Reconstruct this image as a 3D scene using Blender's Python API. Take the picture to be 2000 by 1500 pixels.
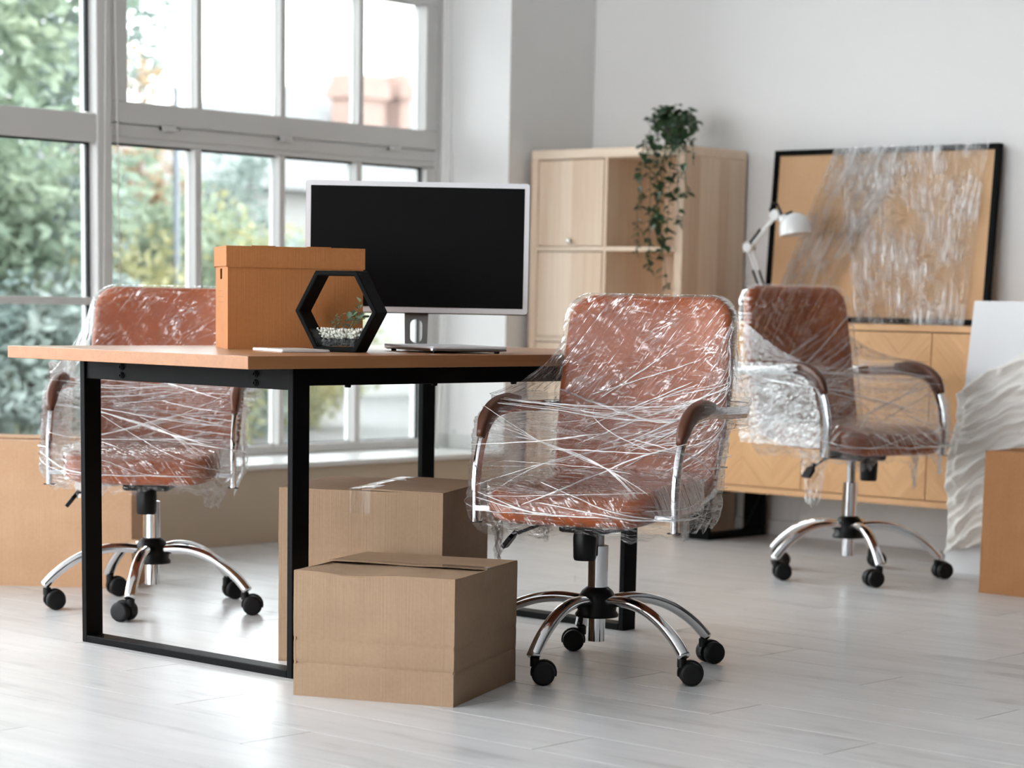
import bpy, bmesh, math, random
from mathutils import Vector, Matrix, noise as mn

# ------------------------------------------------------------------ scene, camera, sky, exposure
for o in list(bpy.data.objects): bpy.data.objects.remove(o, do_unlink=True)
sc = bpy.context.scene
col = sc.collection
PI = math.pi

CAM_H = 0.8735
cam_data = bpy.data.cameras.new('camera')
cam = bpy.data.objects.new('camera', cam_data); col.objects.link(cam)
R_ = Vector((0.6691, -0.7429, 0.0192)); U_ = Vector((0.0998, 0.1154, 0.9883)); F_ = Vector((0.7365, 0.6593, -0.1513))
F_.normalize(); R_ = (R_ - F_ * R_.dot(F_)).normalized(); U_ = R_.cross(F_)
m = Matrix(((R_.x, U_.x, -F_.x, 0), (R_.y, U_.y, -F_.y, 0), (R_.z, U_.z, -F_.z, CAM_H), (0, 0, 0, 1)))
cam.matrix_world = m
cam_data.sensor_width = 36.0
cam_data.lens = 4498.16 * 36.0 / 2000.0
cam_data.shift_x = 0.0
cam_data.shift_y = (1280.42 - 750.0) / 2000.0
cam_data.clip_start = 0.05; cam_data.clip_end = 300
cam_data.dof.use_dof = True
cam_data.dof.focus_distance = 5.45
cam_data.dof.aperture_fstop = 3.6
sc.camera = cam

world = bpy.data.worlds.new('world'); sc.world = world; world.use_nodes = True
wn = world.node_tree; wn.nodes.clear()
wo = wn.nodes.new('ShaderNodeOutputWorld'); wb = wn.nodes.new('ShaderNodeBackground')
wb.inputs['Color'].default_value = (0.93, 0.965, 1.0, 1)         # even overcast sky
wb.inputs['Strength'].default_value = 1.0
wn.links.new(wb.outputs[0], wo.inputs[0])

def portal(name, loc, sx, sy, direction):
    """a light portal in a window opening (emits nothing itself, only guides sampling of the sky)"""
    l = bpy.data.lights.new(name, 'AREA'); l.shape = 'RECTANGLE'; l.size = sx; l.size_y = sy
    l.cycles.is_portal = True
    o = bpy.data.objects.new(name, l); col.objects.link(o)
    o.location = loc
    o.rotation_euler = Vector(direction).to_track_quat('-Z', 'Y').to_euler()
    return o
portal('portal_side', (-3.75, 3.9, 1.45), 4.6, 2.8, (1, 0, 0))
portal('portal_window', (1.6, 6.68, 1.53), 10.4, 2.5, (0, -1, 0))

vs = sc.view_settings
vs.view_transform = 'Standard'; vs.look = 'None'; vs.gamma = 1.0; vs.use_curve_mapping = False
vs.exposure = 3.02
sc.cycles.use_denoising = True
sc.cycles.use_adaptive_sampling = True
sc.cycles.adaptive_threshold = 0.05
sc.cycles.adaptive_min_samples = 12
sc.cycles.max_bounces = 7
sc.cycles.diffuse_bounces = 4
sc.cycles.glossy_bounces = 3
sc.cycles.transmission_bounces = 3
sc.cycles.transparent_max_bounces = 18
sc.cycles.sample_clamp_indirect = 6.0
sc.cycles.caustics_reflective = False
sc.cycles.caustics_refractive = False

# ------------------------------------------------------------------ materials
def lin(c):
    c = c / 255.0
    return c / 12.92 if c <= 0.04045 else ((c + 0.055) / 1.055) ** 2.4
def rgb(r, g, b): return (lin(r), lin(g), lin(b), 1.0)

class NT:
    def __init__(s, name):
        s.m = bpy.data.materials.new(name); s.m.use_nodes = True
        s.t = s.m.node_tree; s.t.nodes.clear()
        s.out = s.t.nodes.new('ShaderNodeOutputMaterial')
    def n(s, typ, **kw):
        x = s.t.nodes.new('ShaderNode' + typ)
        for k, v in kw.items():
            if k in x.inputs: x.inputs[k].default_value = v
            else: setattr(x, k, v)
        return x
    def l(s, a, b): s.t.links.new(a, b)
    def math(s, op, a, b=None, clamp=False):
        x = s.t.nodes.new('ShaderNodeMath'); x.operation = op; x.use_clamp = clamp
        for i, v in enumerate((a, b)):
            if v is None: continue
            if hasattr(v, 'node'): s.l(v, x.inputs[i])
            else: x.inputs[i].default_value = v
        return x.outputs[0]
    def ramp(s, fac, stops):
        x = s.t.nodes.new('ShaderNodeValToRGB'); el = x.color_ramp.elements
        while len(el) < len(stops): el.new(0.5)
        for e, (p, c) in zip(el, stops): e.position = p; e.color = c
        s.l(fac, x.inputs[0]); return x.outputs[0]
    def coord(s, kind='Object', scale=(1, 1, 1), rot=(0, 0, 0), loc=None):
        tc = s.t.nodes.new('ShaderNodeTexCoord'); mp = s.t.nodes.new('ShaderNodeMapping')
        mp.inputs['Scale'].default_value = scale; mp.inputs['Rotation'].default_value = rot
        s.l(tc.outputs[kind], mp.inputs[0])
        if loc is not None: s.l(loc, mp.inputs['Location'])
        return mp.outputs[0]
    def noise(s, vec, scale=5, detail=3, rough=0.5, dist=0.0):
        x = s.n('TexNoise'); x.inputs['Scale'].default_value = scale; x.inputs['Detail'].default_value = detail
        x.inputs['Roughness'].default_value = rough; x.inputs['Distortion'].default_value = dist
        s.l(vec, x.inputs['Vector']); return x.outputs[0]
    def mixc(s, fac, a, b, mode='MIX'):
        x = s.t.nodes.new('ShaderNodeMix'); x.data_type = 'RGBA'; x.blend_type = mode
        for i, v in ((0, fac), (6, a), (7, b)):
            if hasattr(v, 'node'): s.l(v, x.inputs[i])
            else: x.inputs[i].default_value = v
        return x.outputs[2]
    def bump(s, h, strength=0.3, dist=0.002):
        b = s.n('Bump'); b.inputs['Strength'].default_value = strength; b.inputs['Distance'].default_value = dist
        s.l(h, b.inputs['Height']); return b.outputs[0]
    def pbr(s, color, rough=0.5, metal=0.0, normal=None, spec=None, coat=0.0):
        p = s.n('BsdfPrincipled')
        for k, v in (('Base Color', color), ('Roughness', rough), ('Metallic', metal)):
            if hasattr(v, 'node'): s.l(v, p.inputs[k])
            else: p.inputs[k].default_value = v
        if spec is not None: p.inputs['Specular IOR Level'].default_value = spec
        if coat: p.inputs['Coat Weight'].default_value = coat; p.inputs['Coat Roughness'].default_value = 0.1
        if normal is not None: s.l(normal, p.inputs['Normal'])
        s.l(p.outputs[0], s.out.inputs[0]); return p

M = {}
def plain(name, c, rough=0.5, metal=0.0, spec=None, nscale=0, nstr=0.1, coat=0.0, vary=0.0):
    t = NT(name); nrm = None; color = c
    if nscale:
        h = t.noise(t.coord(), nscale, 4); nrm = t.bump(h, nstr, 0.002)
    if vary:
        v = t.noise(t.coord(), 3.0, 4)
        color = t.mixc(t.math('MULTIPLY', v, vary), c, tuple(x * 0.6 for x in c[:3]) + (1,))
    t.pbr(color, rough, metal, nrm, spec, coat); M[name] = t.m; return t.m

plain('wall_paint', rgb(238, 237, 235), 0.85, nscale=90, nstr=0.06)
plain('reveal_paint', rgb(240, 240, 240), 0.8, nscale=60, nstr=0.06)
plain('tan_paint', rgb(214, 197, 174), 0.8, nscale=60, nstr=0.08, vary=0.25)
plain('bounce_cut_paint', rgb(86, 82, 78), 0.85, vary=0.1)  # dark tone for unseen walls, chosen to soak up bounce light
plain('ceiling_paint', rgb(240, 240, 240), 0.9, vary=0.04)
plain('baseboard_white', rgb(232, 231, 230), 0.5, vary=0.05)
plain('frame_white', rgb(214, 212, 209), 0.38, vary=0.06)
plain('gasket', (0.008, 0.009, 0.01, 1), 0.6, vary=0.1)
plain('sill_white', rgb(238, 238, 236), 0.4, vary=0.06)
plain('tile_white', rgb(226, 228, 224), 0.2, vary=0.08)
plain('cord_white', rgb(226, 224, 218), 0.5, vary=0.08)
plain('black_metal', (0.0022, 0.0023, 0.0025, 1), 0.48, spec=0.08, nscale=220, nstr=0.12, vary=0.2)
plain('black_matte', (0.0030, 0.0031, 0.0033, 1), 0.6, spec=0.08, nscale=160, nstr=0.1)
plain('black_plastic', (0.0025, 0.0025, 0.0027, 1), 0.38, spec=0.25, nscale=120, nstr=0.04)
plain('wheel_black', (0.0036, 0.0036, 0.0038, 1), 0.5, spec=0.3, nscale=150, nstr=0.05)
plain('chrome', (0.78, 0.78, 0.79, 1), 0.07, 1.0, nscale=6, nstr=0.02)
plain('brushed_metal', rgb(176, 174, 172), 0.3, 1.0, nscale=30, nstr=0.03)
plain('silver', rgb(240, 240, 243), 0.35, 0.0, vary=0.04)
plain('screen_black', (0.0050, 0.0050, 0.0053, 1), 0.5, spec=0.1, vary=0.1)
plain('stand_grey', rgb(150, 148, 146), 0.34, 0.7, vary=0.05)
plain('white_enamel', rgb(238, 238, 236), 0.22, coat=0.4, vary=0.04)
plain('tablet_white', rgb(236, 232, 226), 0.25, vary=0.04)
plain('glass_black', (0.006, 0.006, 0.007, 1), 0.08, vary=0.05)
plain('canvas_white', rgb(246, 246, 247), 0.8, nscale=180, nstr=0.08, vary=0.03)
plain('pebble_white', rgb(240, 234, 224), 0.6, nscale=80, nstr=0.2)
plain('gravel_dark', rgb(70, 70, 70), 0.45, nscale=80, nstr=0.3, vary=0.6)
plain('pot_dark', rgb(26, 28, 28), 0.6, vary=0.2)
plain('stem_green', rgb(74, 92, 50), 0.6, vary=0.3)
plain('stem_brown', rgb(96, 74, 54), 0.7, vary=0.3)
plain('spring_steel', rgb(60, 60, 62), 0.35, 0.8, vary=0.1)
plain('cork_edge', rgb(30, 30, 31), 0.5, vary=0.1)
plain('brick_red', rgb(158, 130, 120), 0.9, nscale=8, nstr=0.3, vary=0.4)
plain('roof_grey', rgb(108, 108, 108), 0.9, nscale=6, nstr=0.3, vary=0.25)
plain('house_wall', rgb(150, 149, 146), 0.9, vary=0.08)
plain('house_glass', rgb(120, 130, 140), 0.15, vary=0.2)
plain('pole_grey', rgb(104, 110, 118), 0.5, vary=0.08)
plain('asphalt', rgb(96, 95, 94), 0.95, nscale=3, nstr=0.3, vary=0.4)
plain('pavement', rgb(128, 126, 124), 0.9, nscale=5, nstr=0.2, vary=0.2)
plain('bark', rgb(98, 84, 70), 0.9, nscale=14, nstr=0.5, vary=0.4)

def leaf_mat(name, c1, c2, rough=0.45, trans=0.25):
    t = NT(name); oi = t.n('ObjectInfo'); nz = t.noise(t.coord('Object'), 1.1, 3)
    f = t.math('FRACT', t.math('ADD', t.math('MULTIPLY', nz, 2.3), oi.outputs['Random']))
    c = t.ramp(f, [(0.0, c1), (1.0, c2)])
    p = t.pbr(c, rough)
    if trans:
        tr = t.n('BsdfTranslucent'); t.l(c, tr.inputs[0]); mx = t.n('MixShader'); mx.inputs[0].default_value = trans
        t.l(p.outputs[0], mx.inputs[1]); t.l(tr.outputs[0], mx.inputs[2]); t.l(mx.outputs[0], t.out.inputs[0])
    M[name] = t.m
leaf_mat('leaf_dark', rgb(30, 54, 36), rgb(58, 88, 52), 0.35, 0.12)
leaf_mat('leaf_sage', rgb(100, 122, 104), rgb(150, 165, 132), 0.5, 0.15)
leaf_mat('foliage_green', rgb(118, 134, 116), rgb(152, 160, 134), 0.6, 0.3)  # foliage tones washed out: glare of the window glass put into the leaf colour
leaf_mat('foliage_teal', rgb(118, 134, 130), rgb(146, 156, 150), 0.6, 0.3)
leaf_mat('foliage_yellow', rgb(136, 140, 104), rgb(170, 164, 122), 0.6, 0.3)
leaf_mat('foliage_orange', rgb(160, 140, 110), rgb(176, 136, 110), 0.6, 0.3)

def wood(name, light, dark, axis=2, stripe=0.05, grain=1.0, rough=0.45, stripe_amt=0.6, along=None):
    """wood veneer: long grain along `axis` (object space) with soft board-like tone stripes across"""
    t = NT(name); oi = t.n('ObjectInfo')
    off = t.n('CombineXYZ'); 
    rr = t.math('MULTIPLY', oi.outputs['Random'], 17.0)
    for i in range(3): t.l(rr, off.inputs[i])
    sc1 = [14.0 * grain] * 3; sc1[axis] = 0.9 * grain
    g = t.noise(t.coord('Object', tuple(sc1), loc=off.outputs[0]), 3.0, 6, 0.6, 0.6)
    fine = [120.0] * 3; fine[axis] = 3.0
    gf = t.noise(t.coord('Object', tuple(fine), loc=off.outputs[0]), 1.5, 3)
    st = [1.0 / stripe] * 3; st[axis] = 0.0
    if axis == 2: st = [1.0 / stripe, 1.0 / stripe, 0.0]
    sv = t.coord('Object', tuple(st), loc=off.outputs[0])
    fl = t.n('VectorMath'); fl.operation = 'FLOOR'; t.l(sv, fl.inputs[0])
    wnz = t.n('TexWhiteNoise'); t.l(fl.outputs[0], wnz.inputs['Vector'])
    f = t.math('ADD', t.math('MULTIPLY', g, 0.55), t.math('MULTIPLY', gf, 0.25))
    f = t.math('ADD', f, t.math('MULTIPLY', wnz.outputs[0], 0.35 * stripe_amt))
    c = t.ramp(f, [(0.25, light), (0.95, dark)])
    t.pbr(c, rough, 0, t.bump(gf, 0.08, 0.001)); M[name] = t.m
wood('oak_pale', rgb(246, 226, 203), rgb(212, 177, 144), 2, 0.06, 1.0, 0.5, 0.9)
wood('oak_pale_y', rgb(246, 226, 203), rgb(212, 177, 144), 1, 0.5, 1.0, 0.5, 0.2)
wood('oak_pale_x', rgb(246, 226, 203), rgb(212, 177, 144), 0, 0.5, 1.0, 0.5, 0.2)
wood('oak_warm', rgb(236, 188, 136), rgb(204, 146, 96), 1, 0.5, 1.0, 0.45, 0.2)
wood('oak_strip', rgb(234, 184, 130), rgb(206, 150, 98), 0, 3.0, 1.2, 0.45, 0.5)
wood('desk_wood', rgb(180, 126, 82), rgb(140, 86, 48), 0, 0.5, 0.7, 0.32, 0.2)

def floor_mat():
    t = NT('floor_laminate'); oi = t.n('ObjectInfo'); off = t.n('CombineXYZ')
    rr = t.math('MULTIPLY', oi.outputs['Random'], 31.0)
    for i in range(3): t.l(rr, off.inputs[i])
    v = t.coord('Object', (6.5, 0.9, 1.0), loc=off.outputs[0])
    g = t.noise(v, 2.2, 6, 0.58, 1.0)
    v2 = t.coord('Object', (60.0, 2.2, 1.0), loc=off.outputs[0])
    g2 = t.noise(v2, 1.4, 4, 0.6)
    k = t.noise(t.coord('Object', (6.0, 1.6, 1.0), loc=off.outputs[0]), 2.0, 2, 0.5, 0.4)
    kn = t.math('POWER', t.math('MAXIMUM', t.math('SUBTRACT', k, 0.58), 0.0), 0.8)
    f = t.math('ADD', t.math('MULTIPLY', g, 0.62), t.math('MULTIPLY', g2, 0.22))
    f = t.math('ADD', f, t.math('MULTIPLY', kn, 0.55))
    f = t.math('ADD', f, 0.07)
    f = t.math('ADD', f, t.math('MULTIPLY', t.math('SUBTRACT', oi.outputs['Random'], 0.5), 0.14))
    c = t.ramp(f, [(0.30, rgb(226, 226, 226)), (0.55, rgb(213, 213, 213)), (0.72, rgb(190, 190, 190)), (1.0, rgb(140, 139, 138))])
    t.pbr(c, 0.31, 0, t.bump(g2, 0.03, 0.001), spec=0.45); M['floor_laminate'] = t.m
floor_mat()
plain('floor_gap', rgb(60, 58, 57), 0.8, vary=0.1)

def card(name, c1, c2, axis=2):
    t = NT(name)
    st = [260.0, 260.0, 0.0] if axis == 2 else [0.0, 260.0, 260.0]
    w = t.noise(t.coord('Object', tuple(st)), 1.0, 1)
    n1 = t.noise(t.coord('Object'), 7.0, 5, 0.6); n2 = t.noise(t.coord('Object'), 120.0, 2)
    f = t.math('ADD', t.math('MULTIPLY', n1, 0.6), t.math('MULTIPLY', n2, 0.3))
    f = t.math('ADD', f, t.math('MULTIPLY', w, 0.25))
    c = t.ramp(f, [(0.3, c1), (0.85, c2)])
    t.pbr(c, 0.78, 0, t.bump(t.math('ADD', w, t.math('MULTIPLY', n1, 1.5)), 0.30, 0.002), spec=0.25); M[name] = t.m
card('cardboard_tan', rgb(176, 148, 121), rgb(152, 125, 100))
card('cardboard_brown', rgb(190, 138, 94), rgb(168, 114, 74))
card('cardboard_light', rgb(214, 176, 142), rgb(194, 152, 116))
card('cardboard_archive', rgb(184, 124, 74), rgb(162, 102, 56))
card('cork_board', rgb(226, 188, 148), rgb(212, 168, 126))
plain('cardboard_inner', rgb(120, 92, 70), 0.9, vary=0.2)

def leather(name, c1, c2):
    t = NT(name); v = t.coord()
    n1 = t.noise(v, 5.0, 4); vo = t.n('TexVoronoi'); vo.inputs['Scale'].default_value = 260; t.l(v, vo.inputs['Vector'])
    c = t.ramp(n1, [(0.3, c1), (0.75, c2)])
    t.pbr(c, 0.36, 0, t.bump(vo.outputs[0], 0.12, 0.001), spec=0.5); M[name] = t.m
leather('leather', rgb(168, 88, 46), rgb(142, 68, 34)); leather('leather_shaded', rgb(104, 60, 38), rgb(80, 44, 28))  # arm pads: the same leather with shade put into its colour

def cloth():
    t = NT('cloth_linen'); v = t.coord()
    n1 = t.noise(v, 4.0, 3); n2 = t.noise(v, 400.0, 1)
    c = t.ramp(n1, [(0.3, rgb(248, 244, 238)), (0.8, rgb(238, 232, 224))])
    t.pbr(c, 0.85, 0, t.bump(n2, 0.1, 0.001)); M['cloth_linen'] = t.m
cloth()

def glass(name, ior):
    t = NT(name)
    tr = t.n('BsdfTransparent'); tr.inputs[0].default_value = (0.94, 0.965, 0.96, 1)
    gl = t.n('BsdfGlossy'); gl.inputs['Roughness'].default_value = 0.02
    fr = t.n('Fresnel'); fr.inputs['IOR'].default_value = ior
    n = t.noise(t.coord(), 1.3, 2)
    mx = t.n('MixShader'); t.l(t.math('MULTIPLY', fr.outputs[0], t.math('ADD', 0.75, t.math('MULTIPLY', n, 0.3))), mx.inputs[0])
    t.l(tr.outputs[0], mx.inputs[1]); t.l(gl.outputs[0], mx.inputs[2]); t.l(mx.outputs[0], t.out.inputs[0])
    M[name] = t.m
glass('window_glass', 1.35); glass('clear_glass', 1.12)

def film(name, su, sv, ang, haze=0.05, gloss=0.12, streak=0.5, bump=0.6, seed=0.0, spread=1.0, width=1.0, dist=1.0):
    """clear stretch film: mostly see-through, shiny creases and milky folds running along the pull direction"""
    t = NT(name)
    def uv(a, su, sv, off=0.0):
        tc = t.n('TexCoord'); mp = t.n('Mapping'); mp.inputs['Rotation'].default_value = (0, 0, a)
        mp.inputs['Location'].default_value = (seed + off, seed * 1.7 + off, 0)
        t.l(tc.outputs['UV'], mp.inputs[0])
        mp2 = t.n('Mapping'); mp2.inputs['Scale'].default_value = (su, sv, 1); t.l(mp.outputs[0], mp2.inputs[0])
        return mp2.outputs[0]
    def ridge(vec, scale, width, dist):
        n = t.noise(vec, scale, 2, 0.55, dist)
        a = t.math('ABSOLUTE', t.math('SUBTRACT', n, 0.5))
        return t.math('SUBTRACT', 1.0, t.math('DIVIDE', a, width), True), n
    r1, n1 = ridge(uv(ang, su, sv), 1.0, 0.030 * width, 0.4 * dist)
    r2, n2 = ridge(uv(ang + 0.55 * spread, su * 0.8, sv * 0.8, 3.1), 1.0, 0.022 * width, 0.8 * dist)
    r3, n3 = ridge(uv(ang - 0.4 * spread, su * (0.35 if su < sv else 2.0), sv * (2.0 if su < sv else .35), 7.7), 1.0, 0.020 * width, 1.2 * dist)
    patch = t.noise(uv(0.3, 5, 5, 1.3), 1.0, 3)
    pm = t.math('MULTIPLY', t.math('SUBTRACT', patch, 0.36), 3.2, True)
    mask = t.math('MAXIMUM', t.math('MAXIMUM', r1, t.math('MULTIPLY', r2, 0.8)), t.math('MULTIPLY', r3, 0.7))
    mask = t.math('MULTIPLY', mask, pm)
    hgt = t.math('ADD', t.math('ADD', n1, n2), t.math('MULTIPLY', n3, 1.2))
    nrm = t.bump(hgt, bump, 0.012)
    gl = t.n('BsdfGlossy'); gl.inputs['Roughness'].default_value = 0.09; gl.inputs['Color'].default_value = (1, 1, 1, 1)
    t.l(nrm, gl.inputs['Normal'])
    fr = t.n('LayerWeight'); fr.inputs['Blend'].default_value = 0.12; t.l(nrm, fr.inputs['Normal'])
    tr = t.n('BsdfTransparent'); tr.inputs[0].default_value = (0.985, 0.985, 0.985, 1)
    df = t.n('BsdfDiffuse'); df.inputs[0].default_value = (0.95, 0.95, 0.96, 1)
    tl = t.n('BsdfTranslucent'); tl.inputs[0].default_value = (0.95, 0.95, 0.96, 1)
    hz = t.n('MixShader'); hz.inputs[0].default_value = 0.5; t.l(df.outputs[0], hz.inputs[1]); t.l(tl.outputs[0], hz.inputs[2])
    m1 = t.n('MixShader'); t.l(t.math('ADD', t.math('MULTIPLY', mask, streak), t.math('MULTIPLY', pm, haze), True), m1.inputs[0])
    t.l(tr.outputs[0], m1.inputs[1]); t.l(hz.outputs[0], m1.inputs[2])
    m2 = t.n('MixShader'); t.l(t.math('ADD', gloss, t.math('ADD', t.math('MULTIPLY', fr.outputs['Fresnel'], 0.5), t.math('MULTIPLY', mask, 0.3)), True), m2.inputs[0])
    t.l(m1.outputs[0], m2.inputs[1]); t.l(gl.outputs[0], m2.inputs[2]); t.l(m2.outputs[0], t.out.inputs[0])
    M[name] = t.m
film('film_body', 5, 40, 0.30, 0.006, 0.02, 0.34, 0.8, 1.0)
film('film_back', 5, 17, -0.55, 0.002, 0.014, 0.22, 0.8, 5.0)
film('film_fold', 3, 30, 0.0, 0.30, 0.50, 0.3, 0.3, 9.0)
film('film_sheet', 60, 2.6, 0.0, 0.10, 0.06, 0.95, 0.9, 3.0, 0.10, 2.6, 0.35)
film('film_silver', 4, 26, -0.45, 0.16, 0.16, 0.75, 1.0, 2.0, 0.7, 1.8)

def tape(name, amt):
    t = NT(name); n = t.noise(t.coord('Object', (30, 8, 8)), 1.5, 3)
    tr = t.n('BsdfTransparent'); gl = t.n('BsdfGlossy'); gl.inputs['Roughness'].default_value = 0.12
    t.l(t.bump(n, 0.4, 0.003), gl.inputs['Normal'])
    mx = t.n('MixShader'); mx.inputs[0].default_value = amt; t.l(tr.outputs[0], mx.inputs[1]); t.l(gl.outputs[0], mx.inputs[2])
    t.l(mx.outputs[0], t.out.inputs[0]); M[name] = t.m
tape('tape', 0.42); tape('tape_dull', 0.05)

# ------------------------------------------------------------------ mesh helpers
class MB:
    def __init__(s): s.v = []; s.f = []; s.uv = None
    def add(s, vs, fs):
        o = len(s.v); s.v += [tuple(p) for p in vs]; s.f += [tuple(i + o for i in f) for f in fs]; return s
    def box(s, lo, hi, mat=None):
        (x0, y0, z0), (x1, y1, z1) = lo, hi
        p = [Vector(q) for q in ((x0, y0, z0), (x1, y0, z0), (x1, y1, z0), (x0, y1, z0), (x0, y0, z1), (x1, y0, z1), (x1, y1, z1), (x0, y1, z1))]
        if mat is not None: p = [mat @ q for q in p]
        return s.add(p, [(3, 2, 1, 0), (4, 5, 6, 7), (0, 1, 5, 4), (1, 2, 6, 5), (2, 3, 7, 6), (3, 0, 4, 7)])
    def prism(s, pts, d):
        """extrude a 3-D polygon by vector d"""
        n = len(pts); pts = [Vector(p) for p in pts]; d = Vector(d)
        fs = [tuple(range(n - 1, -1, -1)), tuple(range(n, 2 * n))] + [(i, (i + 1) % n, n + (i + 1) % n, n + i) for i in range(n)]
        return s.add(pts + [p + d for p in pts], fs)
    def sweep(s, path, profile, up=(0, 0, 1), closed=False, caps=True, scales=None):
        """sweep a closed 2-D profile [(a,b)] (a: sideways, b: up) along a 3-D path"""
        path = [Vector(p) for p in path]; n = len(path); k = len(profile); vs = []; up = Vector(up)
        for i, p in enumerate(path):
            if closed: t = path[(i + 1) % n] - path[i - 1]
            else: t = path[min(i + 1, n - 1)] - path[max(i - 1, 0)]
            t.normalize(); sd = t.cross(up)
            if sd.length < 1e-5: sd = t.cross(Vector((1, 0, 0)))
            sd.normalize(); uu = sd.cross(t); q = 1.0 if scales is None else scales[i]
            vs += [p + sd * a * q + uu * b * q for a, b in profile]
        fs = []
        for i in range(n if closed else n - 1):
            j = (i + 1) % n
            for a in range(k): b = (a + 1) % k; fs.append((i * k + a, j * k + a, j * k + b, i * k + b))
        if caps and not closed: fs += [tuple(range(k)), tuple(range(n * k - 1, (n - 1) * k - 1, -1))]
        return s.add(vs, fs)
    def tube(s, path, r, seg=8, up=(0, 0, 1), closed=False, scales=None):
        return s.sweep(path, [(math.cos(2 * PI * i / seg) * r, math.sin(2 * PI * i / seg) * r) for i in range(seg)], up, closed, True, scales)
    def lathe(s, prof, seg=24, c=(0, 0, 0), mat=None):
        vs = []; k = len(prof)
        for i in range(seg):
            a = 2 * PI * i / seg
            for r, z in prof:
                q = Vector((c[0] + r * math.cos(a), c[1] + r * math.sin(a), c[2] + z)); vs.append(mat @ q if mat else q)
        fs = [(i * k + j, ((i + 1) % seg) * k + j, ((i + 1) % seg) * k + j + 1, i * k + j + 1) for i in range(seg) for j in range(k - 1)]
        fs += [tuple(i * k for i in range(seg - 1, -1, -1)), tuple(i * k + k - 1 for i in range(seg))]
        return s.add(vs, fs)
    def grid(s, fn, nu, nv, closed_u=False, uv=True):
        vs = []; cu = nu if closed_u else nu + 1
        for j in range(nv + 1):
            for i in range(cu): vs.append(fn(i / nu, j / nv))
        fs = []; uvs = []
        for j in range(nv):
            for i in range(nu):
                i2 = (i + 1) % cu
                fs.append((j * cu + i, j * cu + i2, (j + 1) * cu + i2, (j + 1) * cu + i))
                uvs.append(((i / nu, j / nv), ((i + 1) / nu, j / nv), ((i + 1) / nu, (j + 1) / nv), (i / nu, (j + 1) / nv)))
        if uv:
            if s.uv is None: s.uv = []
            s.uv += uvs
        return s.add(vs, fs)
    def mesh(s, name, mat, smooth=False, fixn=True):
        me = bpy.data.meshes.new(name); me.from_pydata(s.v, [], s.f)
        if s.uv is not None and len(s.uv) == len(s.f):
            ul = me.uv_layers.new(name='UVMap'); k = 0
            for q in s.uv:
                for c in q: ul.data[k].uv = c; k += 1
        if fixn and s.uv is None:
            bm = bmesh.new(); bm.from_mesh(me); bmesh.ops.recalc_face_normals(bm, faces=bm.faces); bm.to_mesh(me); bm.free()
        me.materials.append(M[mat] if isinstance(mat, str) else mat)
        if smooth:
            for p in me.polygons: p.use_smooth = True
        me.update(); return me
    def build(s, name, mat, parent=None, smooth=False, bevel=0.0, auto=None, seg=2):
        o = bpy.data.objects.new(name, s.mesh(name, mat, smooth)); col.objects.link(o)
        if parent is not None: o.parent = parent
        if bevel:
            b = o.modifiers.new('bevel', 'BEVEL'); b.width = bevel; b.segments = seg; b.limit_method = 'ANGLE'; b.angle_limit = 0.6
        if auto is not None:
            for p in o.data.polygons: p.use_smooth = True
            bm = bmesh.new(); bm.from_mesh(o.data)
            for e in bm.edges:
                if len(e.link_faces) == 2 and e.calc_face_angle(0) > auto: e.smooth = False
            bm.to_mesh(o.data); bm.free()
        return o

def empty(name, loc, rz=0.0):
    o = bpy.data.objects.new(name, None); col.objects.link(o); o.location = loc; o.rotation_euler = (0, 0, rz)
    o.empty_display_size = 0.05; return o
def tag(o, label=None, cat=None, group=None, kind=None):
    for k, v in (('label', label), ('category', cat), ('group', group), ('kind', kind)):
        if v is not None: o[k] = v
    return o
def dup(o, parent=None, name=None):
    c = o.copy(); col.objects.link(c); c.parent = parent
    for ch in o.children: dup(ch, c)
    return c
def rrect(hx, hy, r, n=6):
    pts = []
    for cx, cy, a0 in ((hx - r, hy - r, 0), (-hx + r, hy - r, PI / 2), (-hx + r, -hy + r, PI), (hx - r, -hy + r, 3 * PI / 2)):
        for i in range(n + 1):
            a = a0 + PI / 2 * i / n; pts.append((cx + r * math.cos(a), cy + r * math.sin(a)))
    return pts
def dense(pts, step):
    out = []
    for i, p in enumerate(pts):
        q = pts[(i + 1) % len(pts)]; d = math.hypot(q[0] - p[0], q[1] - p[1]); k = max(1, int(d / step))
        out += [(p[0] + (q[0] - p[0]) * j / k, p[1] + (q[1] - p[1]) * j / k) for j in range(k)]
    return out
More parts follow.
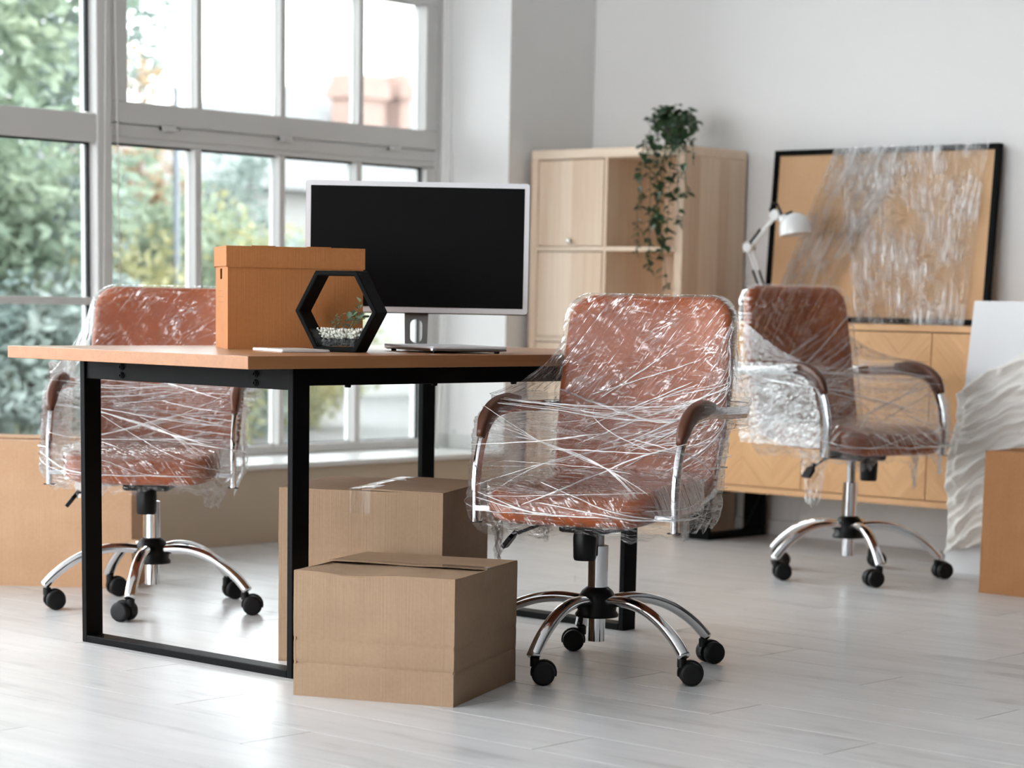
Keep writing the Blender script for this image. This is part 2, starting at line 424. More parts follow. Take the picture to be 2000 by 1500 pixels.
def pillow(mb, contour, t, rt, fn, crown=0.0, rings=7, es=4):
    """padded slab: contour in (s,q), thickness t with edge rounding rt, mapped by fn(s,q,tau) to 3-D"""
    n = len(contour); layers = []
    rad = max(math.hypot(*p) for p in contour)
    def inset(d):
        k = 1 - d / (min(max(abs(p[0]) for p in contour), max(abs(p[1]) for p in contour)))
        return [(p[0] * k, p[1] * k) for p in contour]
    for sgn in (-1, 1):
        caps = []
        for i in range(rings): caps.append((i / rings, None))
        seqs = []
        for i in range(1, rings + 1):
            k = i / rings; seqs.append(([(p[0] * k, p[1] * k) for p in inset(rt)], sgn * (t / 2 + crown * (1 - k * k))))
        for i in range(1, es):
            a = PI / 2 * i / es
            seqs.append((inset(rt * (1 - math.sin(a))), sgn * (t / 2 - rt * (1 - math.cos(a)))))
        if sgn < 0: layers += seqs
        else: layers += [(inset(0), 0.0)] + seqs[::-1]
    vs = [fn(0, 0, -(t / 2 + crown))]
    for c, tau in layers: vs += [fn(p[0], p[1], tau) for p in c]
    vs.append(fn(0, 0, t / 2 + crown)); L = len(layers); fs = []
    for i in range(n):
        j = (i + 1) % n
        fs.append((0, 1 + j, 1 + i))
        for k in range(L - 1): a = 1 + k * n; fs.append((a + i, a + j, a + n + j, a + n + i))
        a = 1 + (L - 1) * n; fs.append((a + i, a + j, len(vs) - 1))
    return mb.add(vs, fs)
def nz(x, y, z=0.0): return mn.noise(Vector((x, y, z)))

# ------------------------------------------------------------------ the room
WALL_X = 7.36; WIN_Y = 6.20; GLASS_Y = 6.605; CEIL = 3.1
def structure(o): o['kind'] = 'structure'; return o

fl = structure(MB().box((-3.8, -4.3, -0.12), (8.1, 6.9, -0.0095)).build('floor', 'floor_gap'))
PW, PL, X0, Y0 = 0.1935, 1.290, 2.983, 3.389
pmesh = {}
def plank_mesh(w, l):
    k = (round(w, 3), round(l, 3))
    if k not in pmesh: pmesh[k] = MB().box((-w / 2 + .0015, -l / 2 + .0015, -.0095), (w / 2 - .0015, l / 2 - .0015, 0)).mesh('plank', 'floor_laminate')
    return pmesh[k]
rest = MB()
for r in range(-47, 23):
    xa, xb = X0 + r * PW, min(X0 + (r + 1) * PW, WALL_X)
    if xb <= xa or xb < -3.6: continue
    off = Y0 + (r % 3) * 0.43
    for k in range(-7, 4):
        ya, yb = max(off + k * PL, -4.0), min(off + (k + 1) * PL, WIN_Y)
        if yb - ya < 0.02: continue
        if xa > 1.2 and yb > 0.9:
            o = bpy.data.objects.new('plank', plank_mesh(xb - xa, yb - ya)); col.objects.link(o)
            o.location = ((xa + xb) / 2, (ya + yb) / 2, 0); o.parent = fl
        else: rest.box((xa + .0015, ya + .0015, -.0095), (xb - .0015, yb - .0015, 0))
tag(rest.build('plank_field', 'floor_laminate', fl), kind='stuff')

structure(MB().box((WALL_X, 3.4, 0), (7.56, 6.9, CEIL)).build('wall_right', 'wall_paint'))
structure(MB().box((WALL_X + .6, -4.2, 0), (8.1, 3.4, CEIL)).box((7.56, 3.4, 0), (8.1, 3.6, CEIL)).build('wall_bounce_blocker', 'bounce_cut_paint'))  # unseen dark wall added beyond the shortened right wall to cut bounce light
structure(MB().box((-3.8, -4.2, 0), (WALL_X + .6, -4.0, CEIL)).build('wall_back', 'bounce_cut_paint'))
structure(MB().box((-3.8, -4.2, CEIL), (8.1, 6.9, CEIL + .12)).build('ceiling', 'ceiling_paint'))
structure(MB().box((-3.8, -4.0, 0), (-3.6, 1.6, CEIL)).box((-3.8, 1.6, 0), (-3.6, 6.9, .1)).box((-3.8, 1.6, 2.8), (-3.6, 6.9, CEIL)).build('wall_left', 'bounce_cut_paint'))
for i, y in enumerate((1.6, 3.86, 6.12)):
    structure(MB().box((-3.8, y, .1), (-3.6, y + .08, 2.8)).build('trim_%d' % (i + 2), 'frame_white'))
ww = MB()
ww.box((6.85, WIN_Y, 0), (WALL_X, 6.655, CEIL)).box((7.3, 6.655, 0), (WALL_X, 6.9, CEIL)).box((-3.6, WIN_Y, 2.80), (6.85, 6.9, CEIL))
wwin = structure(ww.build('wall_window', 'wall_paint'))
structure(MB().box((-3.6, WIN_Y, 0), (6.85, 6.66, .266)).build('wall_under_window', 'tan_paint'))
structure(MB().box((-3.6, WIN_Y - .018, .266), (6.85, 6.66, .284)).build('trim_1', 'sill_white', bevel=.003))
structure(MB().box((WALL_X - .014, 3.4, 0), (WALL_X, WIN_Y, .060)).build('baseboard_right', 'baseboard_white', bevel=.003))
structure(MB().box((6.85, WIN_Y - .014, 0), (WALL_X - .014, WIN_Y, .060)).build('baseboard_window', 'baseboard_white', bevel=.003))
# small white tiles at the foot of the window reveal
tm = MB().box((-.004, -.0115, -.0085), (0, .0115, .0085)).mesh('tile', 'tile_white')
for i in range(14):
    for j in range(3 if i % 5 else 4):
        o = bpy.data.objects.new('tile', tm); col.objects.link(o); o.location = (6.85, 6.225 + i * .0246, .2945 + j * .0186); o.parent = wwin

# ------------------------------------------------------------------ windows
def bars(name, mat, rects, y0, y1, parent, bevel=.004):
    out = []
    for (x0, x1, z0, z1) in rects: out.append(MB().box((x0, y0, z0), (x1, y1, z1)).build(name, mat, parent, bevel=bevel))
    return out
W1 = structure(empty('window_1', (0, 0, 0)))
ZB, ZT, ZH = .284, 2.13, 2.80
bars('post', 'frame_white', [(5.108, 5.172, ZB, ZH)], 6.552, 6.65, W1)
bars('jamb', 'frame_white', [(6.822, 6.85, ZB, ZH), (6.768, 6.822, ZB, 1.402)], 6.568, 6.65, W1)
bars('head_rail', 'frame_white', [(5.172, 6.822, 2.098, ZT), (5.172, 6.822, 2.75, ZH)], 6.568, 6.65, W1)
bars('transom', 'frame_white', [(5.172, 6.822, 1.424, 1.470), (5.172, 6.822, 1.404, 1.424)], 6.572, 6.65, W1)
sash = MB()
sash = MB().box((5.176, 6.562, 1.474), (6.818, 6.64, 1.548)).build('sash_rail', 'frame_white', W1, bevel=.004)
bars('sash_rail', 'frame_white', [(5.176, 6.818, 2.035, 2.096)], 6.562, 6.64, W1)
bars('sash_stile', 'frame_white', [(5.176, 5.250, 1.548, 2.035), (6.754, 6.818, 1.548, 2.035)], 6.562, 6.64, W1)
bars('lower_stile', 'frame_white', [(5.172, 5.186, ZB, 1.404)], 6.57, 6.65, W1)
bars('lower_rail', 'frame_white', [(5.186, 6.768, ZB, .319)], 6.566, 6.65, W1)
UM = [(5.579, 5.603), (5.986, 6.011), (6.394, 6.419)]; LM = [(5.566, 5.594), (5.978, 6.005), (6.380, 6.408)]
bars('glazing_bar', 'frame_white', [(a, b, 1.548, 2.035) for a, b in UM], 6.575, 6.63, W1, .002)
bars('glazing_bar', 'frame_white', [(a, b, .319, 1.404) for a, b in LM], 6.57, 6.63, W1, .002)
bars('gasket', 'gasket', [(5.186, 6.768, 1.3965, 1.4045)], 6.60, 6.612, W1, 0)
bars('gasket', 'gasket', [(6.760, 6.769, .319, 1.3965)], 6.60, 6.612, W1, 0)
bars('gasket', 'gasket', [(5.186, 6.768, .3185, .3225)], 6.60, 6.612, W1, 0)
ux = [5.25] + [q for ab in UM for q in ab] + [6.754]; lx = [5.186] + [q for ab in LM for q in ab] + [6.760]
bars('pane', 'window_glass', [(ux[2 * i], ux[2 * i + 1], 1.548, 2.035) for i in range(4)], GLASS_Y, GLASS_Y + .004, W1, 0)
bars('pane', 'window_glass', [(5.172, 6.822, ZT, 2.75)], GLASS_Y, GLASS_Y + .004, W1, 0)  # unseen upper light, added to let in more daylight
bars('pane', 'window_glass', [(lx[2 * i], lx[2 * i + 1], .3225, 1.3965) for i in range(4)], GLASS_Y, GLASS_Y + .004, W1, 0)
for x in (5.40, 5.965, 6.545):
    h = MB().box((x, 6.553, 1.456), (x + .012, 6.563, 1.474)).box((x + .013, 6.550, 1.458), (x + .062, 6.563, 1.474)).build('hinge', 'frame_white', W1, bevel=.002)
    MB().box((x - .008, 6.556, 1.459), (x, 6.5625, 1.471)).build('hinge_pin', 'gasket', h)

def plain_window(n, x0, x1):
    w = structure(empty('window_%d' % n, (0, 0, 0)))
    bars('post', 'frame_white', [(x0 - .064, x0, ZB, ZH)], 6.552, 6.65, w)
    bars('rail', 'frame_white', [(x0, x1, 1.399, 1.496)], 6.558, 6.645, w)
    bars('rail', 'frame_white', [(x0, x1, .838, .865)], 6.565, 6.64, w)
    bars('rail', 'frame_white', [(x0, x1, ZB, .33), (x0, x1, 2.07, ZT), (x0, x1, 2.75, ZH)], 6.558, 6.645, w)
    bars('gasket', 'gasket', [(x1 - .011, x1, .33, .838), (x1 - .011, x1, .865, 1.393), (x1 - .011, x1, 1.503, 2.07)], 6.598, 6.612, w, 0)
    bars('gasket', 'gasket', [(x0, x1, 1.3925, 1.399)], 6.598, 6.612, w, 0)
    bars('pane', 'window_glass', [(x0, x1 - .011, .33, .838), (x0, x1 - .011, .865, 1.3925), (x0, x1 - .011, 1.496, 2.07), (x0, x1, ZT, 2.75)], GLASS_Y, GLASS_Y + .004, w, 0)  # topmost pane is unseen and added for extra daylight
    return w
plain_window(2, 3.10, 5.108)
for i, (a, b) in enumerate(((1.05, 3.036), (-1.0, 1.0), (-3.0, -1.0))):
    # further along the wall, out of the picture: plain framed openings that let the daylight in
    structure(MB().box((a - .064, 6.55, ZB), (a, 6.65, ZH)).build('trim_%d' % (10 + i), 'frame_white'))

# blind cords
def chain(name, pts, label, rb=.0040, step=.0078):
    mb = MB(); pts = [Vector(p) for p in pts]
    mb.tube(pts, .0016, 5)
    for a, b in zip(pts[:-1], pts[1:]):
        n = max(1, int((b - a).length / step))
        for i in range(n):
            c = a.lerp(b, i / n); v = [(rb, 0, 0), (-rb, 0, 0), (0, rb, 0), (0, -rb, 0), (0, 0, rb), (0, 0, -rb)]
            mb.add([c + Vector(q) for q in v], [(0, 2, 4), (2, 1, 4), (1, 3, 4), (3, 0, 4), (2, 0, 5), (1, 2, 5), (3, 1, 5), (0, 3, 5)])
    return tag(mb.build(name, 'cord_white', smooth=True), label, 'blind cord')
chain('bead_chain', [(5.114, 6.50, 2.80), (5.108, 6.50, 1.87), (5.098, 6.50, 1.3), (5.090, 6.50, .9), (5.095, 6.50, .52), (5.11, 6.50, .47), (5.135, 6.50, .46), (5.155, 6.50, .49),
      (5.165, 6.50, .6), (5.162, 6.50, .9), (5.155, 6.50, 1.4), (5.148, 6.50, 1.88), (5.142, 6.50, 2.80)],
      'white beaded blind cord looped down in front of the post between the windows')
wd = empty('blind_wand', (6.785, 6.50, .284))
MB().tube([(-.010, 0, .0), (.004, 0, .13), (.016, 0, .25)], .0062, 8).build('wand', 'cord_white', wd, smooth=True)
MB().tube([(.016, 0, .25), (.022, 0, .5), (.03, 0, 1.0), (.034, .03, 2.5)], .0025, 6).build('cord', 'cord_white', wd, smooth=True)
tag(wd, 'thin white blind wand hanging in front of the right window jamb', 'blind wand')

# ------------------------------------------------------------------ outdoors
structure(MB().box((-30, 6.95, -.6), (80, 90, -.45)).build('ground', 'asphalt'))
structure(MB().box((-10, 12.3, -.45), (60, 14.2, -.40)).build('pavement', 'pavement'))
def tree(name, label, cat, loc, rad, n, mat, seed, size=.10, trunk=True, clumps=60, group=None):
    rnd = random.Random(seed); t = empty(name, loc); rx, ry, rz = rad; mb = MB()
    cz = rz + (.55 if trunk else 0.0)
    cl = []
    for i in range(clumps):
        while True:
            p = Vector((rnd.uniform(-1, 1), rnd.uniform(-1, 1), rnd.uniform(-1, 1)))
            if .25 < p.length < 1: break
        cl.append((Vector((p.x * rx, p.y * ry, cz + p.z * rz)), rnd.uniform(.22, .42) * min(rx, rz)))
    for i in range(n):
        c, r = cl[rnd.randrange(clumps)]
        d = Vector((rnd.gauss(0, 1), rnd.gauss(0, 1), rnd.gauss(0, 1))); d.normalize(); p = c + d * r * rnd.random() ** .4
        if p.z < .02: p.z = .02 + rnd.random() * .2
        a = Vector((rnd.gauss(0, 1), rnd.gauss(0, 1), rnd.gauss(0, .6))).normalized(); b = a.cross(Vector((rnd.gauss(0, 1), rnd.gauss(0, 1), rnd.gauss(0, 1)))).normalized()
        s = size * rnd.uniform(.6, 1.4)
        mb.add([p - a * s, p + b * s * .45, p + a * s, p - b * s * .45], [(0, 1, 2, 3)])
    mb.build('foliage', mat, t)
    tk = MB(); tk.tube([(0, 0, 0), (.03, .02, cz * .5), (0, .05, cz)], .09 if trunk else .035, 7, scales=[1.2, .9, .5])
    for i in range(6):
        c = cl[i][0]; tk.tube([(0, .03, cz * (.4 + .05 * i)), tuple(c * .6 + Vector((0, 0, cz * .2))), tuple(c)], .03, 5, scales=[1, .7, .35])
    tk.build('trunk', 'bark', t, smooth=True)
    return tag(t, label, cat, group)
G = 'trees and shrubs outside the windows'
tree('broadleaf_tree', 'tall pale green tree filling the left window outside', 'tree', (8.5, 13.0, -.45), (1.55, 1.2, 2.3), 16640, 'foliage_green', 1, .058, group=G)
tree('broadleaf_tree', 'bluish green tree outside behind the post between the windows', 'tree', (10.35, 14.8, -.45), (1.35, 1.2, 2.6), 14720, 'foliage_teal', 2, .058, group=G)
tree('broadleaf_tree', 'tree with yellowing leaves outside the far left pane', 'tree', (9.2, 17.5, -.45), (2.2, 1.4, 2.6), 13440, 'foliage_yellow', 3, .058, group=G)
tree('autumn_tree', 'small orange autumn tree beyond the second upper pane', 'tree', (17.2, 21.5, -.45), (.75, .7, 1.85), 4800, 'foliage_orange', 4, .058, group=G)
tree('garden_shrub', 'green shrub outside the first lower pane', 'shrub', (12.15, 15.2, -.45), (1.0, .8, 1.15), 11520, 'foliage_green', 5, .046, False, group=G)
tree('garden_shrub', 'yellow green shrub outside the second lower pane', 'shrub', (13.35, 15.9, -.45), (1.0, .8, 1.10), 11520, 'foliage_yellow', 6, .046, False, group=G)
tree('garden_shrub', 'bluish shrub outside behind the top left corner of the monitor', 'shrub', (14.75, 16.9, -.45), (.8, .8, 1.30), 9600, 'foliage_teal', 7, .046, False, group=G)
tree('garden_shrub', 'low pale yellow shrub outside behind the middle of the monitor', 'shrub', (16.3, 17.6, -.45), (.9, .8, 1.0), 8320, 'foliage_yellow', 8, .046, False, group=G)
tree('garden_shrub', 'dark green shrub outside below the left window', 'shrub', (9.6, 12.6, -.45), (1.2, .7, .75), 11520, 'foliage_teal', 9, .046, False, group=G)
tree('garden_shrub', 'broad shrub low outside the left window, seen past the wrapped chair', 'shrub', (11.0, 14.3, -.45), (1.1, .8, .95), 10240, 'foliage_yellow', 10, .046, False, group=G)
pl = empty('street_pole', (11.75, 14.1, -.45))
MB().lathe([(.045, 0), (.045, .3), (.03, .32), (.026, 2.9), (0.001, 2.95)], 12).build('shaft', 'pole_grey', pl, smooth=True)
MB().lathe([(.09, 0), (.09, .03), (.05, .05)], 12).build('foot', 'pole_grey', pl)
tag(pl, 'pale slim pole standing outside the first lower pane', 'pole')

hs = empty('house', (19.6, 23.2, -.45))
MB().box((0, 0, 0), (13.5, 7.5, 2.75)).build('wall', 'house_wall', hs)
MB().add([(-.3, -.3, 2.75), (13.8, -.3, 2.75), (13.8, 7.8, 2.75), (-.3, 7.8, 2.75), (4.6, 3.7, 4.55), (10.0, 3.7, 4.75)],
         [(0, 1, 5, 4), (1, 2, 5), (2, 3, 4, 5), (3, 0, 4), (3, 2, 1, 0)]).build('roof', 'roof_grey', hs)
for x in (1.2, 4.2, 7.4, 10.4):
    w = MB().box((x, -.05, .9), (x + 1.1, .02, 2.2)).build('window', 'house_wall', hs)
    for k in range(2): MB().box((x + .08 + k * .5, -.06, .98), (x + .52 + k * .5, -.045, 2.12)).build('pane', 'house_glass', w)
def chimney(x, y, wx, wy, z0, z1):
    c = MB().box((x, y, z0), (x + wx, y + wy, z1 - .35)).build('chimney', 'brick_red', hs)
    MB().box((x - .06, y - .06, z1 - .35), (x + wx + .06, y + wy + .06, z1 - .12)).build('cap', 'brick_red', c)
    MB().box((x - .02, y - .02, z1 - .12), (x + wx + .02, y + wy + .02, z1)).build('cap_top', 'brick_red', c)
    for k in range(max(1, int(wx / .4))): MB().lathe([(.09, z1), (.08, z1 + .05), (.0, z1 + .05)], 10, (x + .2 + k * .38, y + wy / 2, 0)).build('chimney_pot', 'brick_red', c)
chimney(24.15 - 19.6, 25.0 - 23.2, .70, .42, 3.0, 4.62)
chimney(25.19 - 19.6, 25.0 - 23.2, .18, .42, 3.0, 4.68)
tag(hs, 'pale house with a grey hipped roof and red brick chimneys outside', 'house')

# ------------------------------------------------------------------ desk
def rebase(t, loc):
    """move a thing's Empty to its base; the parts were built in room coordinates"""
    t.location = loc
    for c in t.children: c.location = c.location - Vector(loc)
    return t
TOP = .7465
desk = empty('desk', (0, 0, 0))
MB().box((3.4135, 3.8535, TOP - .029), (5.02, 4.7387, TOP)).build('tabletop', 'desk_wood', desk, bevel=.0012)
LX = (3.5944, 4.8096); LY0, LY1, LW, LT = 3.9035, 4.6887, .0526, .018; ZU = TOP - .029
for x in LX:
    for y in (LY0, LY1 - LT): MB().box((x, y, 0), (x + LW, y + LT, ZU)).build('leg', 'black_metal', desk, bevel=.002)
    MB().box((x, LY0 + LT, 0), (x + LW, LY1 - LT, .018)).build('foot_bar', 'black_metal', desk, bevel=.002)
    r = MB().box((x + .006, LY0 + LT, ZU - .051), (x + .030, LY1 - LT, ZU)).build('side_rail', 'black_metal', desk, bevel=.0015)
    for y in (4.529, 4.037):
        for z in (.700, .679):
            rot = Matrix.Translation((x + .006, y, z)) @ Matrix.Rotation(-PI / 2, 4, 'Y')
            MB().lathe([(.0085, 0), (.0085, .002), (.006, .003), (.006, .006), (.003, .0065), (.003, .003)], 14, mat=rot).build('bolt', 'black_metal', r)
MB().box((LX[0] + LW, LY0, ZU - .041), (LX[1], LY0 + .022, ZU)).build('front_rail', 'black_metal', desk, bevel=.0015)
MB().box((LX[0] + LW, LY1 - .022, ZU - .041), (LX[1], LY1, ZU)).build('back_rail', 'black_metal', desk, bevel=.0015)
for x in (3.778, 4.07, 4.359):
    MB().lathe([(.007, 0), (.008, .004), (.008, .006)], 12, (x, LY0 + .011, ZU - .0468)).build('screw_head', 'black_metal', desk)
rebase(desk, (4.22, 4.296, 0))
tag(desk, 'oak topped desk on a black metal frame with loop legs', 'desk')

# ------------------------------------------------------------------ cardboard boxes
def carton(name, label, corner, dx, dy, w, d, h, mat, seed, tape_top=True, gap=.006, sag=.0, seam='w', group='cardboard boxes on the floor', lift=0.0, creases=()):
    """closed carton: corner on the floor, unit directions dx (along w) and dy (along d)"""
    rnd = random.Random(seed); b = empty(name, (corner[0], corner[1], 0)); dx = Vector((dx[0], dx[1], 0)).normalized(); dy = Vector((-dx.y, dx.x, 0)) if dy is None else Vector((dy[0], dy[1], 0)).normalized()
    mat4 = Matrix(((dx.x, dy.x, 0), (dx.y, dy.y, 0), (0, 0, 1))); b.rotation_euler = (0, 0, math.atan2(dx.y, dx.x))
    flip = -1 if dx.cross(dy).z < 0 else 1
    T = .004
    def crease(z): return -sum(.0028 * math.exp(-((z - c) / .0035) ** 2) for c in creases)
    def wob(x, z, s): return crease(z) + nz(x * 5 + s, z * 5 + seed) * .0025 * math.sin(PI * max(0, min(1, z / h)))
    def panel(nm, p0, axis, length, out, s):
        p0 = Vector(p0); axis = Vector(axis); out = Vector(out); mb = MB(); nu, nv = 16, 56
        def pt(u, v, k):
            z = h * v; top = sag * math.exp(-((u - .38) / .16) ** 2) * (v ** 3) if s == 1 else 0
            return tuple(p0 + axis * length * u + out * (wob(u * length, z, s * 3.1) + top * .6 + (0 if k else -T)) + Vector((0, 0, z - top)))
        vs = [pt(i / nu, j / nv, k) for k in (0, 1) for j in range(nv + 1) for i in range(nu + 1)]; N = (nu + 1) * (nv + 1); fs = []
        for k in (0, 1):
            for j in range(nv):
                for i in range(nu):
                    q = k * N + j * (nu + 1) + i; f = (q, q + 1, q + nu + 2, q + nu + 1); fs.append(f if k else f[::-1])
        rim = [(0, i) for i in range(nu + 1)] + [(j, nu) for j in range(1, nv + 1)] + [(nv, i) for i in range(nu - 1, -1, -1)] + [(j, 0) for j in range(nv - 1, 0, -1)]
        for a in range(len(rim)):
            (j, i), (j2, i2) = rim[a], rim[(a + 1) % len(rim)]; q, q2 = j * (nu + 1) + i, j2 * (nu + 1) + i2
            fs.append((q, q2, N + q2, N + q))
        mb.add(vs, fs); return mb.build(nm, mat, b, auto=.7)
    Y = flip
    panel('side_panel', (0, 0, 0), (1, 0, 0), w, (0, -Y, 0), 1)
    panel('side_panel', (w, Y * d, 0), (-1, 0, 0), w, (0, Y, 0), 2)
    panel('end_panel', (w, 0, 0), (0, Y, 0), d, (1, 0, 0), 3)
    panel('end_panel', (0, Y * d, 0), (0, -Y, 0), d, (-1, 0, 0), 4)
    MB().box((.004, min(.004 * Y, (d - .004) * Y), .001), (w - .004, max(.004 * Y, (d - .004) * Y), .005)).build('bottom_flap', mat, b)
    def flap(nm, along, p_h, p_t, t0, t1, zo, tilt, wav):
        mb = MB(); n = 12
        vs = []
        for k in (0, 1):
            for j in range(5):
                for i in range(n + 1):
                    u = i / n; v = j / 4; base = t0 + (t1 - t0) * u; q = p_h + (p_t - p_h) * v
                    z = h + zo + tilt * v + (0 if k else -T) + nz(u * 3 + seed, v * 2, wav) * .003 * v - (sag * .9 * math.exp(-((u - .38) / .16) ** 2) * (1 - v) if zo >= 0 and p_h == 0 and along == 'w' else 0)
                    vs.append((base, Y * q, z) if along == 'w' else (q, Y * base, z))
        N = 5 * (n + 1); fs = []
        for k in (0, 1):
            for j in range(4):
                for i in range(n):
                    q = k * N + j * (n + 1) + i; f = (q, q + 1, q + n + 2, q + n + 1); fs.append(f if k else f[::-1])
        rim = [i for i in range(n + 1)] + [j * (n + 1) + n for j in range(1, 5)] + [4 * (n + 1) + i for i in range(n - 1, -1, -1)] + [j * (n + 1) for j in range(3, 0, -1)]
        for a in range(len(rim)): q, q2 = rim[a], rim[(a + 1) % len(rim)]; fs.append((q, q2, N + q2, N + q))
        mb.add(vs, fs); return mb.build(nm, mat, b, auto=.7)
    if seam == 'w':
        flap('inner_flap', 'd', 0, w * .45, .004, d - .004, -.006, 0, 1.0); flap('inner_flap', 'd', w, w * .55, .004, d - .004, -.006, 0, 2.0)
        flap('top_flap', 'w', 0, d / 2 - gap / 2, .001, w - .001, .001, -.004, 3.0); flap('top_flap', 'w', d, d / 2 + gap / 2, .001, w - .001, .002, lift, 4.0)
    else:
        flap('inner_flap', 'w', 0, d * .45, .004, w - .004, -.006, 0, 1.0); flap('inner_flap', 'w', d, d * .55, .004, w - .004, -.006, 0, 2.0)
        flap('top_flap', 'd', 0, w / 2 - gap / 2, .001, d - .001, .001, -.002, 3.0); flap('top_flap', 'd', w, w / 2 + gap / 2, .001, d - .001, .002, lift, 4.0)
    if tape_top:
        zt = h + .0035 + max(lift, 0) * .5; c = d / 2 if seam == 'w' else w / 2; tw = .026; mb = MB(); n = 14; L = w if seam == 'w' else d
        def tp(u, v):
            q = c + (v - .5) * 2 * tw; x = -.001 + (L + .002) * u
            z = zt + .0015 * nz(u * 9, v * 2, seed)
            return (x, Y * q, z) if seam == 'w' else (q, Y * x, z)
        mb.grid(tp, n, 4, uv=False)
        for e in (0, 1):
            drop = .06; o = -.0028 if e == 0 else L + .0028
            me_ = MB().grid(lambda u, v: ((o, Y * (c + (v - .5) * 2 * tw), zt - drop * u) if seam == 'w' else (c + (v - .5) * 2 * tw, Y * o, zt - drop * u)), 4, 4, uv=False); me_.build('tape_end', 'tape_dull', b, smooth=True)
        mb.build('packing_tape', 'tape', b, smooth=True)
    return tag(b, label, 'box', group)
carton('cardboard_box', 'small tan cardboard box in front of the desk, nearest on the floor', (3.449, 3.740), (.148, -.351), (.377, .170), .381, .414, .280, 'cardboard_tan', 1, sag=.007, lift=.002, gap=.004, creases=(.075, .128))
carton('cardboard_box', 'larger tan cardboard box under the desk with shiny tape', (3.756, 4.127), (.191, -.365), (.36, .19), .412, .416, .423, 'cardboard_tan', 2, seam='d', lift=.004, creases=(.11, .20, .275))
carton('cardboard_box', 'big brown cardboard box at the left behind the wrapped chair', (4.365, 5.450), (-.621, .784), (.784, .621), .66, .29, .437, 'cardboard_light', 3, tape_top=False)
carton('cardboard_box', 'brown cardboard box at the right edge before the white canvas', (6.350, 3.716), (0, -1), (1, 0), .46, .30, .446, 'cardboard_brown', 4, tape_top=False)

# archive box on the desk
ab = empty('archive_box', (3.822, 4.390, TOP), math.radians(-34))
AW, AD, AH = .340, .250, .254
T = .003
MB().box((0, 0, 0), (AW, T, AH - .006)).build('front_panel', 'cardboard_archive', ab)
MB().box((0, AD - T, 0), (AW, AD, AH - .006)).build('back_panel', 'cardboard_archive', ab)
MB().box((T, T, 0), (AW - T, AD - T, T)).build('bottom', 'cardboard_archive', ab)
hy, hz = AD * .55, .186
for x in (.0, AW - T):
    e = MB(); y0, y1 = T, AD - T
    e.box((x, y0, 0), (x + T, y1, hz - .013)).box((x, y0, hz + .013), (x + T, y1, AH - .006)).box((x, y0, hz - .013), (x + T, hy - .021, hz + .013)).box((x, hy + .021, hz - .013), (x + T, y1, hz + .013))
    e.build('end_panel', 'cardboard_archive', ab)
for k in range(3): MB().box((-.0004, hy - .05, .115 + k * .014), (.0, hy + .05, .1158 + k * .014)).build('printed_line', 'cardboard_inner', ab)
lid = MB(); E_ = .004
lid.box((-E_, -E_, AH - .005), (AW + E_, AD + E_, AH)).box((-E_, -E_, AH - .052), (AW + E_, -E_ + T, AH - .005)).box((-E_, AD + E_ - T, AH - .052), (AW + E_, AD + E_, AH - .005))
lid.box((-E_, -E_ + T, AH - .049), (-E_ + T, AD + E_ - T, AH - .005)).box((AW + E_ - T, -E_ + T, AH - .052), (AW + E_, AD + E_ - T, AH - .005))
lo = lid.build('lid', 'cardboard_archive', ab)
for x in (.09, .23): MB().box((x - .03, .01, AH), (x + .03, .03, AH + .002)).build('lid_tab', 'cardboard_archive', lo)
tag(ab, 'brown cardboard archive box with lid and hand holes on the desk', 'box')

# ------------------------------------------------------------------ monitor
mc = Vector((4.524, 4.422, 0)); mang = math.atan2(4.197 - 4.647, 4.725 - 4.323)
mon = empty('monitor', (4.490, 4.392, TOP), mang)      # local x runs along the screen to the right, -y faces the viewer
SW, SH, ZS = .603, .349, .096
tilt = Matrix.Translation((.0, .03, ZS)) @ Matrix.Rotation(math.radians(-4.0), 4, 'X')
def slab(mb, hx, z0, z1, y0, y1, r, mat):
    pts = [(p[0], p[1] + (z0 + z1) / 2) for p in rrect(hx, (z1 - z0) / 2, r, 5)]
    n = len(pts); vs = [mat @ Vector((p[0], y, p[1])) for y in (y0, y1) for p in pts]
    return mb.add(vs, [tuple(range(n)), tuple(range(2 * n - 1, n - 1, -1))] + [(i, n + i, n + (i + 1) % n, (i + 1) % n) for i in range(n)])
sh = slab(MB(), SW / 2, 0, SH, -.006, .006, .008, tilt).build('bezel', 'silver', mon)
slab(MB(), SW / 2 + .0012, -.0012, SH + .0012, .004, .022, .009, tilt).build('back_shell', 'black_plastic', mon)
slab(MB(), SW / 2 - .0135, .0145, SH - .0135, -.0068, -.0045, .001, tilt).build('screen', 'screen_black', mon)
MB().box((-.06, .022, .10), (.06, .06, .22), tilt).build('mount', 'silver', mon, bevel=.01)
# stand plate with an oval cut-out
def stand_plate():
    mb = MB(); n = 48; outer = []; inner = []
    def ow(z): return .0305 - .0025 * (z / .15) if z < .1 else .029 - .0025
    for i in range(n):
        a = 2 * PI * i / n + PI / 4 * 0; cx, sz = math.cos(a), math.sin(a)
        k = 1 / max(abs(cx), abs(sz)); x, z = cx * k, sz * k
        outer.append((x * (.0315 + .0015 * z), .060 + z * .058))
        zz = .018 if sz > 0 else -.018
        inner.append((cx * .0165, .047 + zz * .85 + sz * .0165))
    lean = lambda x, y, z: (x, y + .05 - (.012 - z * .14), z)
    vs = [lean(p[0], y, p[1]) for y in (-.003, .003) for ring in (outer, inner) for p in ring]; fs = []
    for i in range(n):
        j = (i + 1) % n
        fs += [(i, j, n + j, n + i), (2 * n + i, 3 * n + i, 3 * n + j, 2 * n + j), (i, 2 * n + i, 2 * n + j, j), (n + i, n + j, 3 * n + j, 3 * n + i)]
    return mb.add(vs, fs)
stand_plate().build('stand', 'stand_grey', mon, auto=.6)
